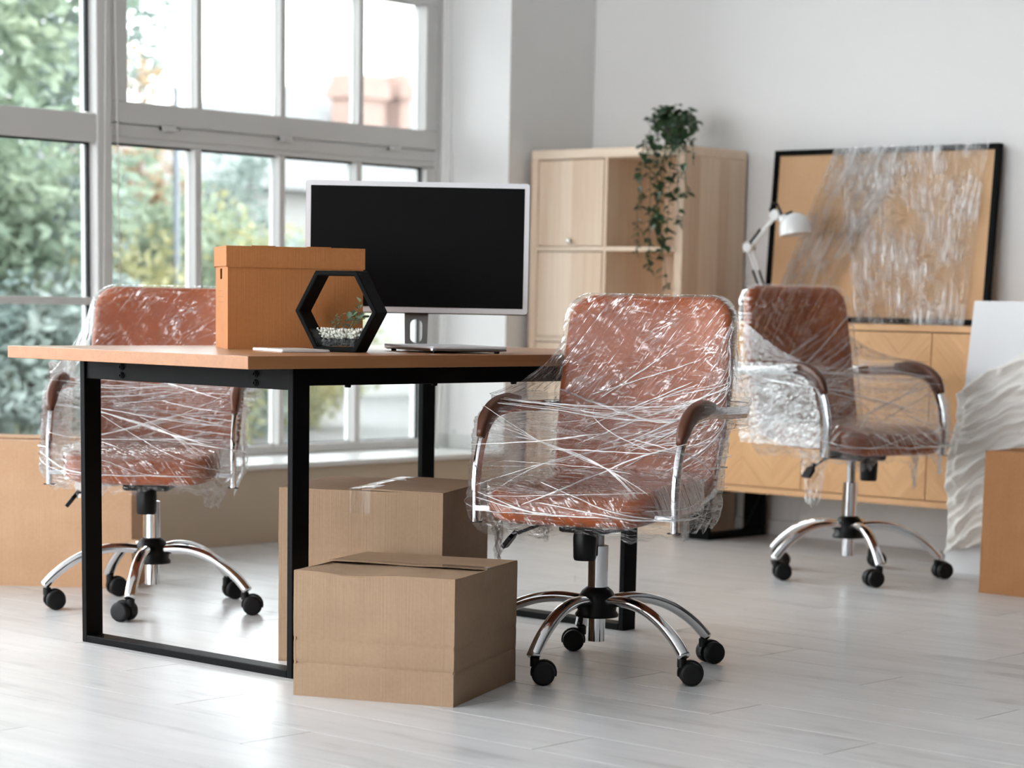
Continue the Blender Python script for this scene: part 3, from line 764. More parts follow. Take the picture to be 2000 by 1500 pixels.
MB().box((-.075, -.07, 0), (.075, .09, .006)).build('foot', 'stand_grey', mon, bevel=.003)
tag(mon, 'large flat monitor with pale bezel and black screen on the desk', 'monitor')

# ------------------------------------------------------------------ laptop and tablet
lp = empty('laptop', (4.13, 3.985, TOP), math.radians(-22))
def wedge(mb, w, d, z0, z1, r=.012, cr=.006):
    pts = [(p[0] + w / 2, p[1] + d / 2) for p in rrect(w / 2, d / 2, r, 4)]; n = len(pts); vs = []
    prof = [(cr, z0), (.0005, z0 + (z1 - z0) * .35), (0, z0 + (z1 - z0) * .6), (.001, z1)]
    for ins, z in prof:
        for x, y in pts:
            k = lambda q, L: min(max(q, ins), L - ins)
            vs.append((k(x, w), k(y, d), z))
    fs = [tuple(range(n - 1, -1, -1)), tuple(range(3 * n, 4 * n))]
    for a in range(3):
        for i in range(n): j = (i + 1) % n; fs.append((a * n + i, a * n + j, a * n + n + j, a * n + n + i))
    return mb.add(vs, fs)
wedge(MB(), .212, .306, .004, .0115, cr=.02).build('base', 'brushed_metal', lp, auto=.5)
wedge(MB(), .212, .306, .0120, .0175, cr=.001).build('lid', 'silver', lp, auto=.5)
for x in (.02, .192):
    for y in (.025, .281): MB().lathe([(.006, 0), (.007, .002), (.007, .006)], 12, (x, y, 0)).build('foot', 'black_plastic', lp)
tag(lp, 'closed silver laptop lying on the desk before the monitor', 'laptop')
tb = empty('tablet', (3.742, 4.108, TOP), math.radians(-21))
wedge(MB(), .130, .195, .0, .0055, r=.010, cr=.003).build('back_cover', 'silver', tb, auto=.5)
wedge(MB(), .128, .193, .0055, .0072, r=.010, cr=.0005).build('front_glass', 'tablet_white', tb, auto=.5)
MB().box((.011, .018, .0072), (.117, .175, .0074)).build('screen', 'tablet_white', tb)
tag(tb, 'thin white tablet lying at the front edge of the desk', 'tablet')

# ------------------------------------------------------------------ hexagonal terrarium
hx = empty('hexagon_planter', (3.938, 4.126, TOP), math.radians(198 + 90))     # local +x to the viewer's right... -y faces the viewer
HA, HI, HD = .1135, .0995, .060
def hexpts(a): return [(a * math.cos(PI / 3 * i), a * math.sin(PI / 3 * i)) for i in range(6)]
zc = HA * math.sqrt(3) / 2
hb = MB(); vs = []
for y in (0, HD):
    for a in (HA, HI): vs += [(p[0], y, zc + p[1]) for p in hexpts(a)]
fs = []
for i in range(6):
    j = (i + 1) % 6
    fs += [(i, j, 6 + j, 6 + i), (12 + i, 18 + i, 18 + j, 12 + j), (i, 12 + i, 12 + j, j), (6 + i, 6 + j, 18 + j, 18 + i)]
hb.add(vs, fs).build('frame', 'black_matte', hx, bevel=.0025)
hi2 = HI * math.sqrt(3) / 2; zb = zc - hi2
def hw_at(z): return HI - abs(z - zc) / math.sqrt(3)
zg = zb + .042
for y in (.006, HD - .009):
    a, b = hw_at(zb), hw_at(zg)
    MB().prism([(-a, y, zb), (a, y, zb), (b, y, zg), (-b, y, zg)], (0, .003, 0)).build('glass_pane', 'clear_glass', hx)
a = hw_at(zg)
MB().box((-a + .001, HD - .006, zg), (a - .001, HD - .003, zg + .004)).build('glass_rim', 'black_matte', hx)
def stones(name, mat, n, z0, z1, r, seed, xr=1.0):
    rnd = random.Random(seed); mb = MB()
    ico = bmesh.new(); bmesh.ops.create_icosphere(ico, subdivisions=1, radius=1.0)
    iv = [v.co.copy() for v in ico.verts]; ifc = [tuple(v.index for v in f.verts) for f in ico.faces]; ico.free()
    for i in range(n):
        z = rnd.uniform(z0, z1); w = hw_at(z) - r - .002; x = rnd.uniform(-w * xr, w * .98); y = rnd.uniform(.010 + r, HD - .010 - r); s = r * rnd.uniform(.7, 1.25)
        q = Matrix.Rotation(rnd.uniform(0, 6), 3, 'X') @ Matrix.Rotation(rnd.uniform(0, 6), 3, 'Z')
        d = (rnd.uniform(.7, 1.1), rnd.uniform(.7, 1.1), rnd.uniform(.6, 1.0))
        mb.add([q @ Vector((v.x * s * d[0], v.y * s * d[1], v.z * s * d[2])) + Vector((x, y, z)) for v in iv], ifc)
    return tag(mb.build(name, mat, hx, smooth=(mat == 'pebble_white')), kind='stuff')
stones('gravel', 'gravel_dark', 240, zb + .005, zb + .018, .0052, 3)
stones('pebbles', 'pebble_white', 460, zb + .022, zb + .044, .0042, 4, .84)
def leaf_mesh(name, mat, L, W, fold=.25, bend=.2, n=5):
    mb = MB(); vs = []; prof = [math.sin(PI * (i / n) ** .8) for i in range(n + 1)]
    for i in range(n + 1):
        x = L * i / n; w = W / 2 * prof[i]; z = -bend * L * (i / n) ** 2
        vs += [(x, -w, z + w * fold), (x, 0, z), (x, w, z + w * fold)]
    fs = []
    for i in range(n):
        for k in (0, 1): a = i * 3 + k; fs.append((a, a + 1, a + 4, a + 3))
    mb.add(vs, fs); return mb.mesh(name, mat, True)
sage = leaf_mesh('leaf', 'leaf_sage', .020, .013); sage2 = leaf_mesh('leaf', 'leaf_sage', .015, .006, bend=.0)
rnd = random.Random(12)
def sprig(base, tip, n, me, sz, curve=(0, 0, 0)):
    base, tip, cv = Vector(base), Vector(tip), Vector(curve); pts = [base.lerp(tip, i / 8) + cv * math.sin(PI * i / 8) for i in range(9)]
    st = MB().tube(pts, .0009, 5).build('sprig', 'stem_green', hx, smooth=True)
    for i in range(n):
        t = .25 + .75 * i / max(1, n - 1); k = min(8, int(t * 8)); p = pts[k]
        o = bpy.data.objects.new('leaf', me); col.objects.link(o); o.parent = st; o.location = p
        o.rotation_euler = (rnd.uniform(-.6, .6), rnd.uniform(-1.0, .3), rnd.uniform(0, 6.28)); s = sz * rnd.uniform(.7, 1.2); o.scale = (s, s, s)
zp = zb + .042
sprig((.020, .03, zp), (.052, .03, zp + .068), 12, sage, .75, (.006, 0, 0))
sprig((.030, .028, zp), (.070, .025, zp + .028), 9, sage, 1.25, (0, 0, .012))
sprig((.005, .03, zp), (.040, .032, zp + .036), 9, sage, 1.1, (-.006, 0, .006))
sprig((-.01, .03, zp), (.004, .026, zp + .037), 7, sage2, .9, (0, 0, 0))
sprig((-.02, .03, zp), (-.030, .026, zp + .018), 6, sage2, .85, (0, 0, .004))
sprig((-.012, .03, zp), (-.012, .022, zp + .032), 5, sage2, .9, (0, 0, 0))
tag(hx, 'black hexagonal frame planter with pebbles and sprigs on the desk', 'planter')

# ------------------------------------------------------------------ bookcase
bk = empty('bookcase', (0, 0, 0))
BX, BY, BD, BW, BH = 6.9514, 5.4057, .39, .765, 1.47
P_ = .038; Q_ = .016; CELL = (BW - 2 * P_ - Q_) / 2; CH = (BH - 2 * P_ - 3 * Q_) / 4
MB().box((BX, BY, BH - P_), (BX + BD, BY + BW, BH)).build('top_panel', 'oak_pale_y', bk, bevel=.006, seg=3)
MB().box((BX, BY, 0), (BX + BD, BY + BW, P_)).build('bottom_panel', 'oak_pale_y', bk, bevel=.003)
for y in (BY, BY + BW - P_): MB().box((BX, y, P_), (BX + BD, y + P_, BH - P_)).build('side_panel', 'oak_pale', bk, bevel=.003)
MB().box((BX + .004, BY + P_ + CELL, P_), (BX + BD - .004, BY + P_ + CELL + Q_, BH - P_)).build('divider', 'oak_pale', bk)
for c in range(2):
    y0 = BY + P_ + c * (CELL + Q_)
    for r in range(4):
        z0 = P_ + r * (CH + Q_)
        if r < 3: MB().box((BX + .004, y0, z0 + CH), (BX + BD - .004, y0 + CELL, z0 + CH + Q_)).build('shelf', 'oak_pale_y', bk)
        if c == 0: MB().box((BX + BD - .03, y0, z0), (BX + BD - .022, y0 + CELL, z0 + CH)).build('back_panel', 'oak_pale', bk)
        else:
            MB().box((BX + .03, y0 + .002, z0), (BX + BD - .01, y0 + CELL - .002, z0 + .004)).build('insert', 'oak_pale_y', bk)
            d = MB().box((BX + .002, y0 + .003, z0 + .003), (BX + .02, y0 + CELL - .003, z0 + CH - .004)).build('door', 'oak_pale', bk, bevel=.0015)
            if r != 2 or True:
                rot = Matrix.Translation((BX + .002, y0 + CELL / 2 - .005, z0 + .022)) @ Matrix.Rotation(-PI / 2, 4, 'Y')
                if r == 3: MB().lathe([(.004, 0), (.004, .008), (.009, .010), (.010, .016), (.006, .019), (.0005, .0195)], 16, mat=rot).build('knob', 'chrome', d, smooth=True)
rebase(bk, (BX + BD / 2, BY + BW / 2, 0))
tag(bk, 'pale oak cube bookcase with doors and open shelves in the corner', 'bookcase')

# ------------------------------------------------------------------ sideboard
sb = empty('sideboard', (0, 0, 0))
SX, SXB, SY0, SY1 = 6.930, 7.335, 3.745, 5.355
MB().box((SX, SY0, .802), (SXB, SY1, .824)).build('top_panel', 'oak_warm', sb, bevel=.0015)
MB().box((SX, SY0, .196), (SXB, SY1, .218)).build('bottom_panel', 'oak_warm', sb, bevel=.0015)
for y in (SY0, SY1 - .018): MB().box((SX, y, .218), (SXB, y + .018, .802)).build('side_panel', 'oak_warm', sb)
MB().box((SXB - .008, SY0 + .018, .218), (SXB, SY1 - .018, .802)).build('back_panel', 'cardboard_inner', sb)
def clip_poly(poly, a, b, c):
    """keep a*y+b*z+c >= 0"""
    out = []
    for i, p in enumerate(poly):
        q = poly[(i + 1) % len(poly)]; dp, dq = a * p[0] + b * p[1] + c, a * q[0] + b * q[1] + c
        if dp >= 0: out.append(p)
        if (dp > 0) != (dq > 0) and abs(dp - dq) > 1e-12:
            t = dp / (dp - dq); out.append((p[0] + (q[0] - p[0]) * t, p[1] + (q[1] - p[1]) * t))
    return out
STRIP = .062
for k in range(3):
    y1 = 5.335 - k * .524; y0 = y1 - .520; z0, z1 = .2215, .7985
    d = MB().box((SX + .003, y0, z0), (SX + .018, y1, z1)).build('door', 'oak_warm', sb)
    half = .13
    for c in range(4):
        ya, yb = y0 + c * half, y0 + (c + 1) * half; sg = 1 if c % 2 else -1
        yl = ya if sg > 0 else yb
        # strips at 45 degrees, mirrored from column to column: chevron veneer
        lo, hi = z0 - .20, z1 + .20; i = 0; zz = lo
        while zz < hi:
            h0, h1 = zz, zz + STRIP * 1.414
            g = .0006
            poly = [(ya, h0 + sg * 0 + g), (ya, h1 - g), (yb, h1 + sg * half - g), (yb, h0 + sg * half + g)] if sg > 0 else [(ya, h0 + half + g), (ya, h1 + half - g), (yb, h1 - g), (yb, h0 + g)]
            poly = clip_poly(poly, 0, 1, -z0); poly = clip_poly(poly, 0, -1, z1) if len(poly) > 2 else poly
            if len(poly) > 2:
                ar = abs(sum(poly[n][0] * poly[(n + 1) % len(poly)][1] - poly[(n + 1) % len(poly)][0] * poly[n][1] for n in range(len(poly)))) / 2
                if ar > 2e-4:
                    cy_, cz_ = sum(p[0] for p in poly) / len(poly), sum(p[1] for p in poly) / len(poly)
                    # strip modelled with its grain along local x, then turned to its slope
                    an = math.atan2(sg, 1.0)
                    loc = [((p[0] - cy_) * math.cos(an) + (p[1] - cz_) * math.sin(an), -(p[0] - cy_) * math.sin(an) + (p[1] - cz_) * math.cos(an)) for p in poly]
                    o = MB().prism([(p[0], p[1], 0) for p in loc], (0, 0, -.0014)).build('veneer_strip', 'oak_strip', d)
                    o.matrix_local = Matrix(((0, 0, 1, SX + .003), (math.cos(an), -math.sin(an), 0, cy_), (math.sin(an), math.cos(an), 0, cz_), (0, 0, 0, 1)))
            zz = h1
for y in (5.236, 3.77):
    lw = .095
    for x in (6.946, SXB - .04): MB().box((x, y, 0), (x + .02, y + lw, .196)).build('leg', 'black_metal', sb, bevel=.002)
    MB().box((6.966, y, 0), (SXB - .04, y + lw, .02)).build('foot_bar', 'black_metal', sb, bevel=.002)
    MB().box((6.966, y, .176), (SXB - .04, y + lw, .196)).build('top_bar', 'black_metal', sb, bevel=.002)
rebase(sb, ((SX + SXB) / 2, (SY0 + SY1) / 2, 0))
tag(sb, 'warm oak sideboard with chevron doors on black loop legs', 'sideboard')
cb = MB().tube([(7.22, 5.21, .19), (7.215, 5.20, .16), (7.19, 5.215, .09), (7.18, 5.24, .04), (7.17, 5.26, .012), (7.14, 5.32, .006), (7.10, 5.37, .005)], .0032, 6).build('power_cable', 'black_plastic', smooth=True)
tag(cb, 'thin black cable hanging behind the sideboard leg', 'cable')

# ------------------------------------------------------------------ framed board leaning on the wall
fb = empty('framed_board', (7.283, 4.768, .8255)); FW, FH = .972, .640
lean = Matrix.Rotation(math.atan2(.040, FH), 4, 'Y')
def fbar(y0, y1, z0, z1, nm='frame_bar', x0=-.012, x1=.014, mat='black_matte', bev=.002):
    return MB().box((x0, y0, z0), (x1, y1, z1), lean).build(nm, mat, fb, bevel=bev)
h_ = FW / 2; bw = .020
fbar(-h_, h_, 0, bw); fbar(-h_, h_, FH - bw, FH); fbar(-h_, -h_ + bw, bw, FH - bw); fbar(h_ - bw, h_, bw, FH - bw)
MB().box((-.001, -h_ + bw, bw), (.010, h_ - bw, FH - bw), lean).build('board', 'cork_board', fb)
def sheet(name, corners, seed, nu, nv, amp, label):
    """film stretched over the frame; corners = bottom-left, bottom-right, top-right, top-left as (y,z)"""
    bl, br, tr_, tl = [Vector(c) for c in corners]; mb = MB()
    def fn(u, v):
        p = bl.lerp(br, u).lerp(tl.lerp(tr_, u), v)
        f = abs(nz(u * 26 + seed, v * 1.6)) * 1.2 + abs(nz(u * 60 + seed * 2, v * 3.5 + 4)) * .6
        ed = .004 * nz(v * 9 + seed, u * 3)
        on_bar = p.y < bw + .004 or p.y > FH - bw - .004
        return lean @ Vector((-.0165 - amp * f, p.x + ed, p.y))
    return tag(mb.grid(fn, nu, nv).build(name, 'film_sheet', fb, smooth=True), label)
# viewer's left is +y on this wall
sheet('plastic_film', [(.065, -.004), (-.40, -.004), (-.445, FH + .002), (.18, FH + .002)], 1, 150, 60, .005, 'clear stretch film with vertical creases')
sheet('plastic_film', [(.46, .02), (.22, .02), (-.12, FH + .002), (.21, FH + .002)], 7, 80, 60, .005, 'clear stretch film pulled diagonally')
tag(fb, 'black framed tan board leaning on the wall, half covered in clear film', 'framed board')

# ------------------------------------------------------------------ desk lamp on the sideboard
lm_ = empty('desk_lamp', (7.10, 5.097, .824))
MB().lathe([(.088, 0), (.088, .006), (.0005, .006)], 36).build('base_pad', 'black_plastic', lm_, auto=.5)
MB().lathe([(.086, .006), (.086, .024), (.080, .030), (.02, .034), (.0005, .034)], 36).build('base', 'white_enamel', lm_, auto=.5)
def rod(a, b, r, nm, mat): return MB().tube([a, b], r, 10).build(nm, mat, lm_, smooth=False)
P0, P1, P2 = Vector((0, 0, .05)), Vector((-.02, .092, .272)), Vector((-.045, -.045, .388))
MB().lathe([(.012, .03), (.012, .055), (.0005, .056)], 14).build('pivot', 'white_enamel', lm_)
off = Vector((.0, .010, .004))
for s in (-1, 1):
    d = Vector((.0, .011 * s, .005 * s)); rod(P0 + d, P1 + d, .0052, 'lower_arm', 'white_enamel')
    d2 = Vector((.0, .006 * s, -.011 * s)); rod(P1 + d2, P2 + d2, .0052, 'upper_arm', 'white_enamel')
for s in (-1, 1):
    d = Vector((-.008, .014 * s, .0)); rod(P0.lerp(P1, .35) + d, P0.lerp(P1, .62) + d, .0042, 'spring', 'black_plastic')
rod(P1 + Vector((-.010, 0, .006)), P1.lerp(P2, .45) + Vector((-.010, 0, .012)), .0040, 'spring', 'black_plastic')
for p, nm in ((P1, 'elbow'), (P2, 'head_joint')):
    MB().lathe([(.0005, -.016), (.019, -.016), (.021, -.010), (.021, .010), (.019, .016), (.0005, .016)], 18, mat=Matrix.Translation(p) @ Matrix.Rotation(PI / 2, 4, 'Y')).build(nm, 'white_enamel', lm_, auto=.6)
MB().tube([P2 + Vector((0, .004, -.01)), P2 + Vector((-.006, .026, .02)), P2 + Vector((-.008, .018, .045)), P2 + Vector((-.008, -.008, .040)), P2 + Vector((-.006, -.03, .0)), P2 + Vector((-.004, -.05, .004)), P2 + Vector((0, -.07, .012))], .0042, 8).build('cable', 'black_plastic', lm_, smooth=True)
HS = Vector((-.055, -.140, .338))        # shade centre
sp = []
for i in range(13):
    a = PI / 2 * i / 12; sp.append((.060 * math.cos(a), .058 * math.sin(a)))
MB().lathe([(.057, -.022), (.0600, -.022), (.0608, -.010)] + sp[:-1] + [(.0005, .058)], 40, mat=Matrix.Translation(HS) @ Matrix.Rotation(math.radians(-10), 4, 'X')).build('shade', 'white_enamel', lm_, auto=.7)
nq = Vector((.0, .86, .5)).to_track_quat('Z', 'Y').to_matrix().to_4x4(); nq.translation = HS + Vector((0, .034, .022))
MB().lathe([(.020, 0), (.020, .022), (.016, .034), (.0005, .036)], 20, mat=nq).build('socket', 'white_enamel', lm_, auto=.6)
rod(P2, HS + Vector((.0, .058, .036)), .006, 'neck', 'white_enamel')
tag(lm_, 'white adjustable desk lamp with dome shade on the sideboard', 'lamp')

# ------------------------------------------------------------------ hanging plant on the bookcase
pt = empty('trailing_plant', (7.085, 5.565, BH))
MB().lathe([(.030, 0), (.031, .004), (.038, .075), (.040, .085), (.036, .086), (.034, .072), (.0005, .070)], 22).build('pot', 'pot_dark', pt, auto=.6)
lf = [leaf_mesh('leaf', 'leaf_dark', .046, .029), leaf_mesh('leaf', 'leaf_dark', .038, .025, bend=.35)]
rnd = random.Random(5); nleaf = 0; extra = MB()
def vine(pts, dens, sz=1.0):
    global nleaf
    fine = []
    for i in range(len(pts) - 1):
        for k in range(4): fine.append(Vector(pts[i]).lerp(Vector(pts[i + 1]), k / 4))
    fine.append(Vector(pts[-1]))
    v = MB().tube(fine, .0013, 5).build('vine', 'stem_green', pt, smooth=True)
    n = int(dens)
    for i in range(int(n * 1.5)):           # the smaller leaflets in between, too small to pick apart
        t = rnd.uniform(.05, 1) * (len(fine) - 1); k = min(int(t), len(fine) - 2); p = fine[k].lerp(fine[k + 1], t - k)
        q = Matrix.Translation(p) @ Matrix.Rotation(rnd.uniform(0, 6.28), 4, 'Z') @ Matrix.Rotation(rnd.uniform(-.3, .9), 4, 'Y') @ Matrix.Rotation(rnd.uniform(-.7, .7), 4, 'X')
        L, W = rnd.uniform(.018, .028), rnd.uniform(.010, .016)
        extra.add([q @ Vector(v) for v in ((0, 0, 0), (L * .5, -W / 2, .002), (L, 0, -.004), (L * .5, W / 2, .002))], [(0, 1, 2, 3)])
    for i in range(n):
        t = (.06 + .94 * (i + rnd.random() * .6) / n) * (len(fine) - 1); k = min(int(t), len(fine) - 2); p = fine[k].lerp(fine[k + 1], t - k)
        o = bpy.data.objects.new('leaf', lf[rnd.randrange(2)]); col.objects.link(o); o.parent = v; o.location = p
        o.rotation_euler = (rnd.uniform(-.7, .7), rnd.uniform(-.3, .9), rnd.uniform(0, 6.28)); s = sz * rnd.uniform(.65, 1.15); o.scale = (s, s, s); nleaf += 1
FX = -.150        # the strands hang just in front of the bookcase front
def hang(y0, zend, sway, n, out=0.0):
    z = [.08, .135, .09, .0, -.12]; pts = [(0, y0 * .12, .075), (-.05, y0 * .5, .120), (-.115, y0 * .9, .075), (FX - .012 - out, y0, .0)]
    zz = 0.0; y = y0
    while zz > zend:
        zz -= .085; y += sway + rnd.uniform(-.008, .008); pts.append((FX - .008 - out - rnd.uniform(0, .012), y, max(zz, zend)))
    vine(pts, n)
S = -.105
for y0, ze, sw, n, o in ((.11, -.40, .003, 20, .01), (.09, -.47, -.006, 24, 0), (.07, -.54, -.014, 26, .008), (.125, -.24, .0, 14, 0), (.045, -.36, .002, 22, .012), (.02, -.32, .003, 20, 0), (-.02, -.38, .002, 24, .01),
                         (-.05, -.30, .0, 20, 0), (-.085, -.20, -.002, 12, .005), (.0, -.22, .001, 16, .014), (-.11, -.08, -.002, 6, .0)):
    hang(y0 + S, ze, sw, n, o)
for a in range(11):
    an = a * .571 + .2; r = rnd.uniform(.06, .10); h = rnd.uniform(.10, .15)
    vine([(0, 0, .075), (math.cos(an) * r * .4, math.sin(an) * r * .4, h), (math.cos(an) * r * .85, math.sin(an) * r * .85, h + .005), (math.cos(an) * r * 1.15, math.sin(an) * r * 1.15, h - .05)], 7, 1.0)
vine([(0, 0, .075), (-.04, -.05, .13), (-.06, -.11, .10), (-.07, -.14, .02), (-.07, -.15, -.0)], 9)
vine([(0, 0, .075), (.0, .0, .13), (-.01, -.01, .165)], 6); vine([(0, 0, .075), (.0, .02, .12), (-.01, .05, .150)], 6); vine([(0, 0, .075), (.0, -.04, .12), (-.01, -.075, .145)], 6)
tag(extra.build('leaflets', 'leaf_dark', pt), kind='stuff')
tag(pt, 'trailing green plant in a dark pot on top of the bookcase', 'plant')

# ------------------------------------------------------------------ white canvas and cloth at the right
cv = empty('blank_canvas', (6.770, 3.70, 0)); la = Matrix.Rotation(math.atan2(.115, .90), 4, 'Y')
MB().box((-.004, -.42, 0), (.014, .400, .918), la).build('panel', 'canvas_white', cv, bevel=.002)
for y in (-.42, .360): MB().box((.014, y, .01), (.030, y + .04, .915), la).build('stretcher_bar', 'oak_pale', cv)
for z in (.01, .875): MB().box((.014, -.38, z), (.030, .360, z + .04), la).build('stretcher_bar', 'oak_pale_y', cv)
tag(cv, 'plain white canvas panel leaning against the sideboard at the right', 'canvas')
dc = MB()
def drape(u, v):
    # u from the visible left edge towards the right, v from the bottom hem to the top
    yl = .424 - .014 * math.sin(v * 9.0) - .01 * nz(v * 7, 1.3) - .02 * (1 - v); y = yl - u * .62
    zt = .600 + .20 * min(u * 1.9, 1) + .018 * nz(u * 9, 2.2); zbm = .058 + .20 * u + .02 * nz(u * 8, 5)
    z = zbm + (zt - zbm) * v
    s = z - .45 * (.40 - y) + .05 * nz(y * 3.5, z * 3, 2.0)           # folds climb towards the right
    ph = s * 40 + 2.6 * nz(y * 5, z * 4) + 1.2 * nz(y * 12, z * 10, 3)
    f = abs(math.sin(ph)) ** .7; f3 = abs(math.sin(ph * 1.7 + 2.5 * nz(y * 7, z * 6, 6) + 1)) ** .8
    f2 = abs(nz(y * 18 + 3, s * 36, 1.0))
    d = .004 + .026 * (1 - f) * (.5 + .9 * abs(nz(y * 5, s * 8, 9))) + .014 * (1 - f3) + .012 * f2
    if u < .05: d *= .55
    return la @ Vector((-.006 - d, y, z))
dc.grid(drape, 90, 150, uv=False)
do = dc.build('draped_cloth', 'cloth_linen', smooth=True); do.location = (6.770, 3.70, 0)
so = do.modifiers.new('thickness', 'SOLIDIFY'); so.thickness = .0018; so.offset = 0
tag(do, 'crumpled off-white linen cloth hanging over the white canvas', 'cloth')

# ------------------------------------------------------------------ office chairs
def oval(a, b, n=12): return [(a * math.cos(2 * PI * i / n), b * math.sin(2 * PI * i / n)) for i in range(n)]
def bez(pts, k=6):
    """Catmull-Rom through the points"""
    pts = [Vector(p) for p in pts]; out = []
    for i in range(len(pts) - 1):
        p0, p1, p2, p3 = pts[max(i - 1, 0)], pts[i], pts[i + 1], pts[min(i + 2, len(pts) - 1)]
        for j in range(k):
            t = j / k; out.append(.5 * ((2 * p1) + (p2 - p0) * t + (2 * p0 - 5 * p1 + 4 * p2 - p3) * t * t + (3 * p1 - p0 - 3 * p2 + p3) * t ** 3))
    out.append(pts[-1]); return out
# meshes shared by the three chairs
leg_path = bez([(.030, 0, .166), (.09, 0, .172), (.15, 0, .165), (.21, 0, .142), (.265, 0, .104), (.302, 0, .066)], 5)
BASE_LEG = MB().sweep(leg_path, oval(.0135, .0165, 14), up=(0, 1, 0)).mesh('base_leg', 'chrome', True)
HUB = MB().lathe([(.0005, .128), (.052, .128), (.053, .134), (.047, .142), (.049, .158), (.046, .176), (.036, .192), (.026, .200), (.0005, .201)], 28).mesh('hub', 'black_plastic', True)
WH = [(.0005, -.0115), (.013, -.0115), (.0215, -.0105), (.0265, -.008), (.0275, -.004), (.0275, .006), (.0255, .0105), (.019, .0115), (.0005, .0115)]
WHEEL = MB().lathe(WH, 24, mat=Matrix.Rotation(PI / 2, 4, 'X')).mesh('wheel', 'wheel_black', True)
hood = MB()
hp = [(math.cos(a) * .0310, math.sin(a) * .0310) for a in [math.radians(x) for x in range(-15, 196, 15)]]
n_ = len(hp)
for y0, y1 in ((-.0065, .0065),):
    vs = [(p[0] * k, y, p[1] * k) for k in (1.0, .86) for y in (y0, y1) for p in hp]; fs = []
    for i in range(n_ - 1): fs += [(i, i + 1, n_ + i + 1, n_ + i), (2 * n_ + i + 1, 2 * n_ + i, 3 * n_ + i, 3 * n_ + i + 1), (i + 1, i, 2 * n_ + i, 2 * n_ + i + 1), (n_ + i, n_ + i + 1, 3 * n_ + i + 1, 3 * n_ + i)]
    fs += [(0, n_, 3 * n_, 2 * n_), (n_ - 1, 3 * n_ - 1, 4 * n_ - 1, 2 * n_ - 1)]
    hood.add(vs, fs)
hood.lathe([(.0005, .014), (.011, .014), (.011, .034), (.0005, .034)], 14, (.021, 0, 0)).tube([(0, -.018, 0), (0, .018, 0)], .0045, 8)
HOOD = hood.mesh('caster', 'wheel_black')
STEM = MB().lathe([(.0005, .030), (.0055, .030), (.0055, .045), (.0005, .045)], 10, (.021, 0, 0)).mesh('stem', 'chrome', True)
ARM = [(.158, .357), (.160, .44), (.151, .50), (.131, .55), (.101, .590), (.058, .613), (0, .622), (-.08, .624), (-.2, .620), (-.315, .618)]
def back_x(z): return -.205 - .055 * (z - .40) / .2 if z < .6 else -.26 - .030 * (z - .6) / .15 if z < .75 else -.29 - .020 * ((z - .75) / .146)
def hull2(pts):
    pts = sorted(set((round(a, 5), round(b, 5)) for a, b in pts))
    def half(ps):
        o = []
        for p in ps:
            while len(o) > 1 and (o[-1][0] - o[-2][0]) * (p[1] - o[-2][1]) - (o[-1][1] - o[-2][1]) * (p[0] - o[-2][0]) <= 0: o.pop()
            o.append(p)
        return o
    a, b = half(pts), half(pts[::-1]); return a[:-1] + b[:-1]
def ray_hull(poly, c, ang):
    dx, dy = math.cos(ang), math.sin(ang)
    for i, p in enumerate(poly):
        q = poly[(i + 1) % len(poly)]; ex, ey = q[0] - p[0], q[1] - p[1]; den = dx * ey - dy * ex
        if abs(den) < 1e-9: continue
        t = ((p[0] - c[0]) * ey - (p[1] - c[1]) * ex) / den; s = ((p[0] - c[0]) * dy - (p[1] - c[1]) * dx) / den
        if t > 0 and -1e-6 <= s <= 1 + 1e-6: return t
    return .2
def arm_front(z):
    for (x0, z0), (x1, z1) in zip(ARM[:-1], ARM[1:]):
        if z0 <= z <= z1: return x0 + (x1 - x0) * (z - z0) / (z1 - z0)
    return .160 if z < .5 else .0

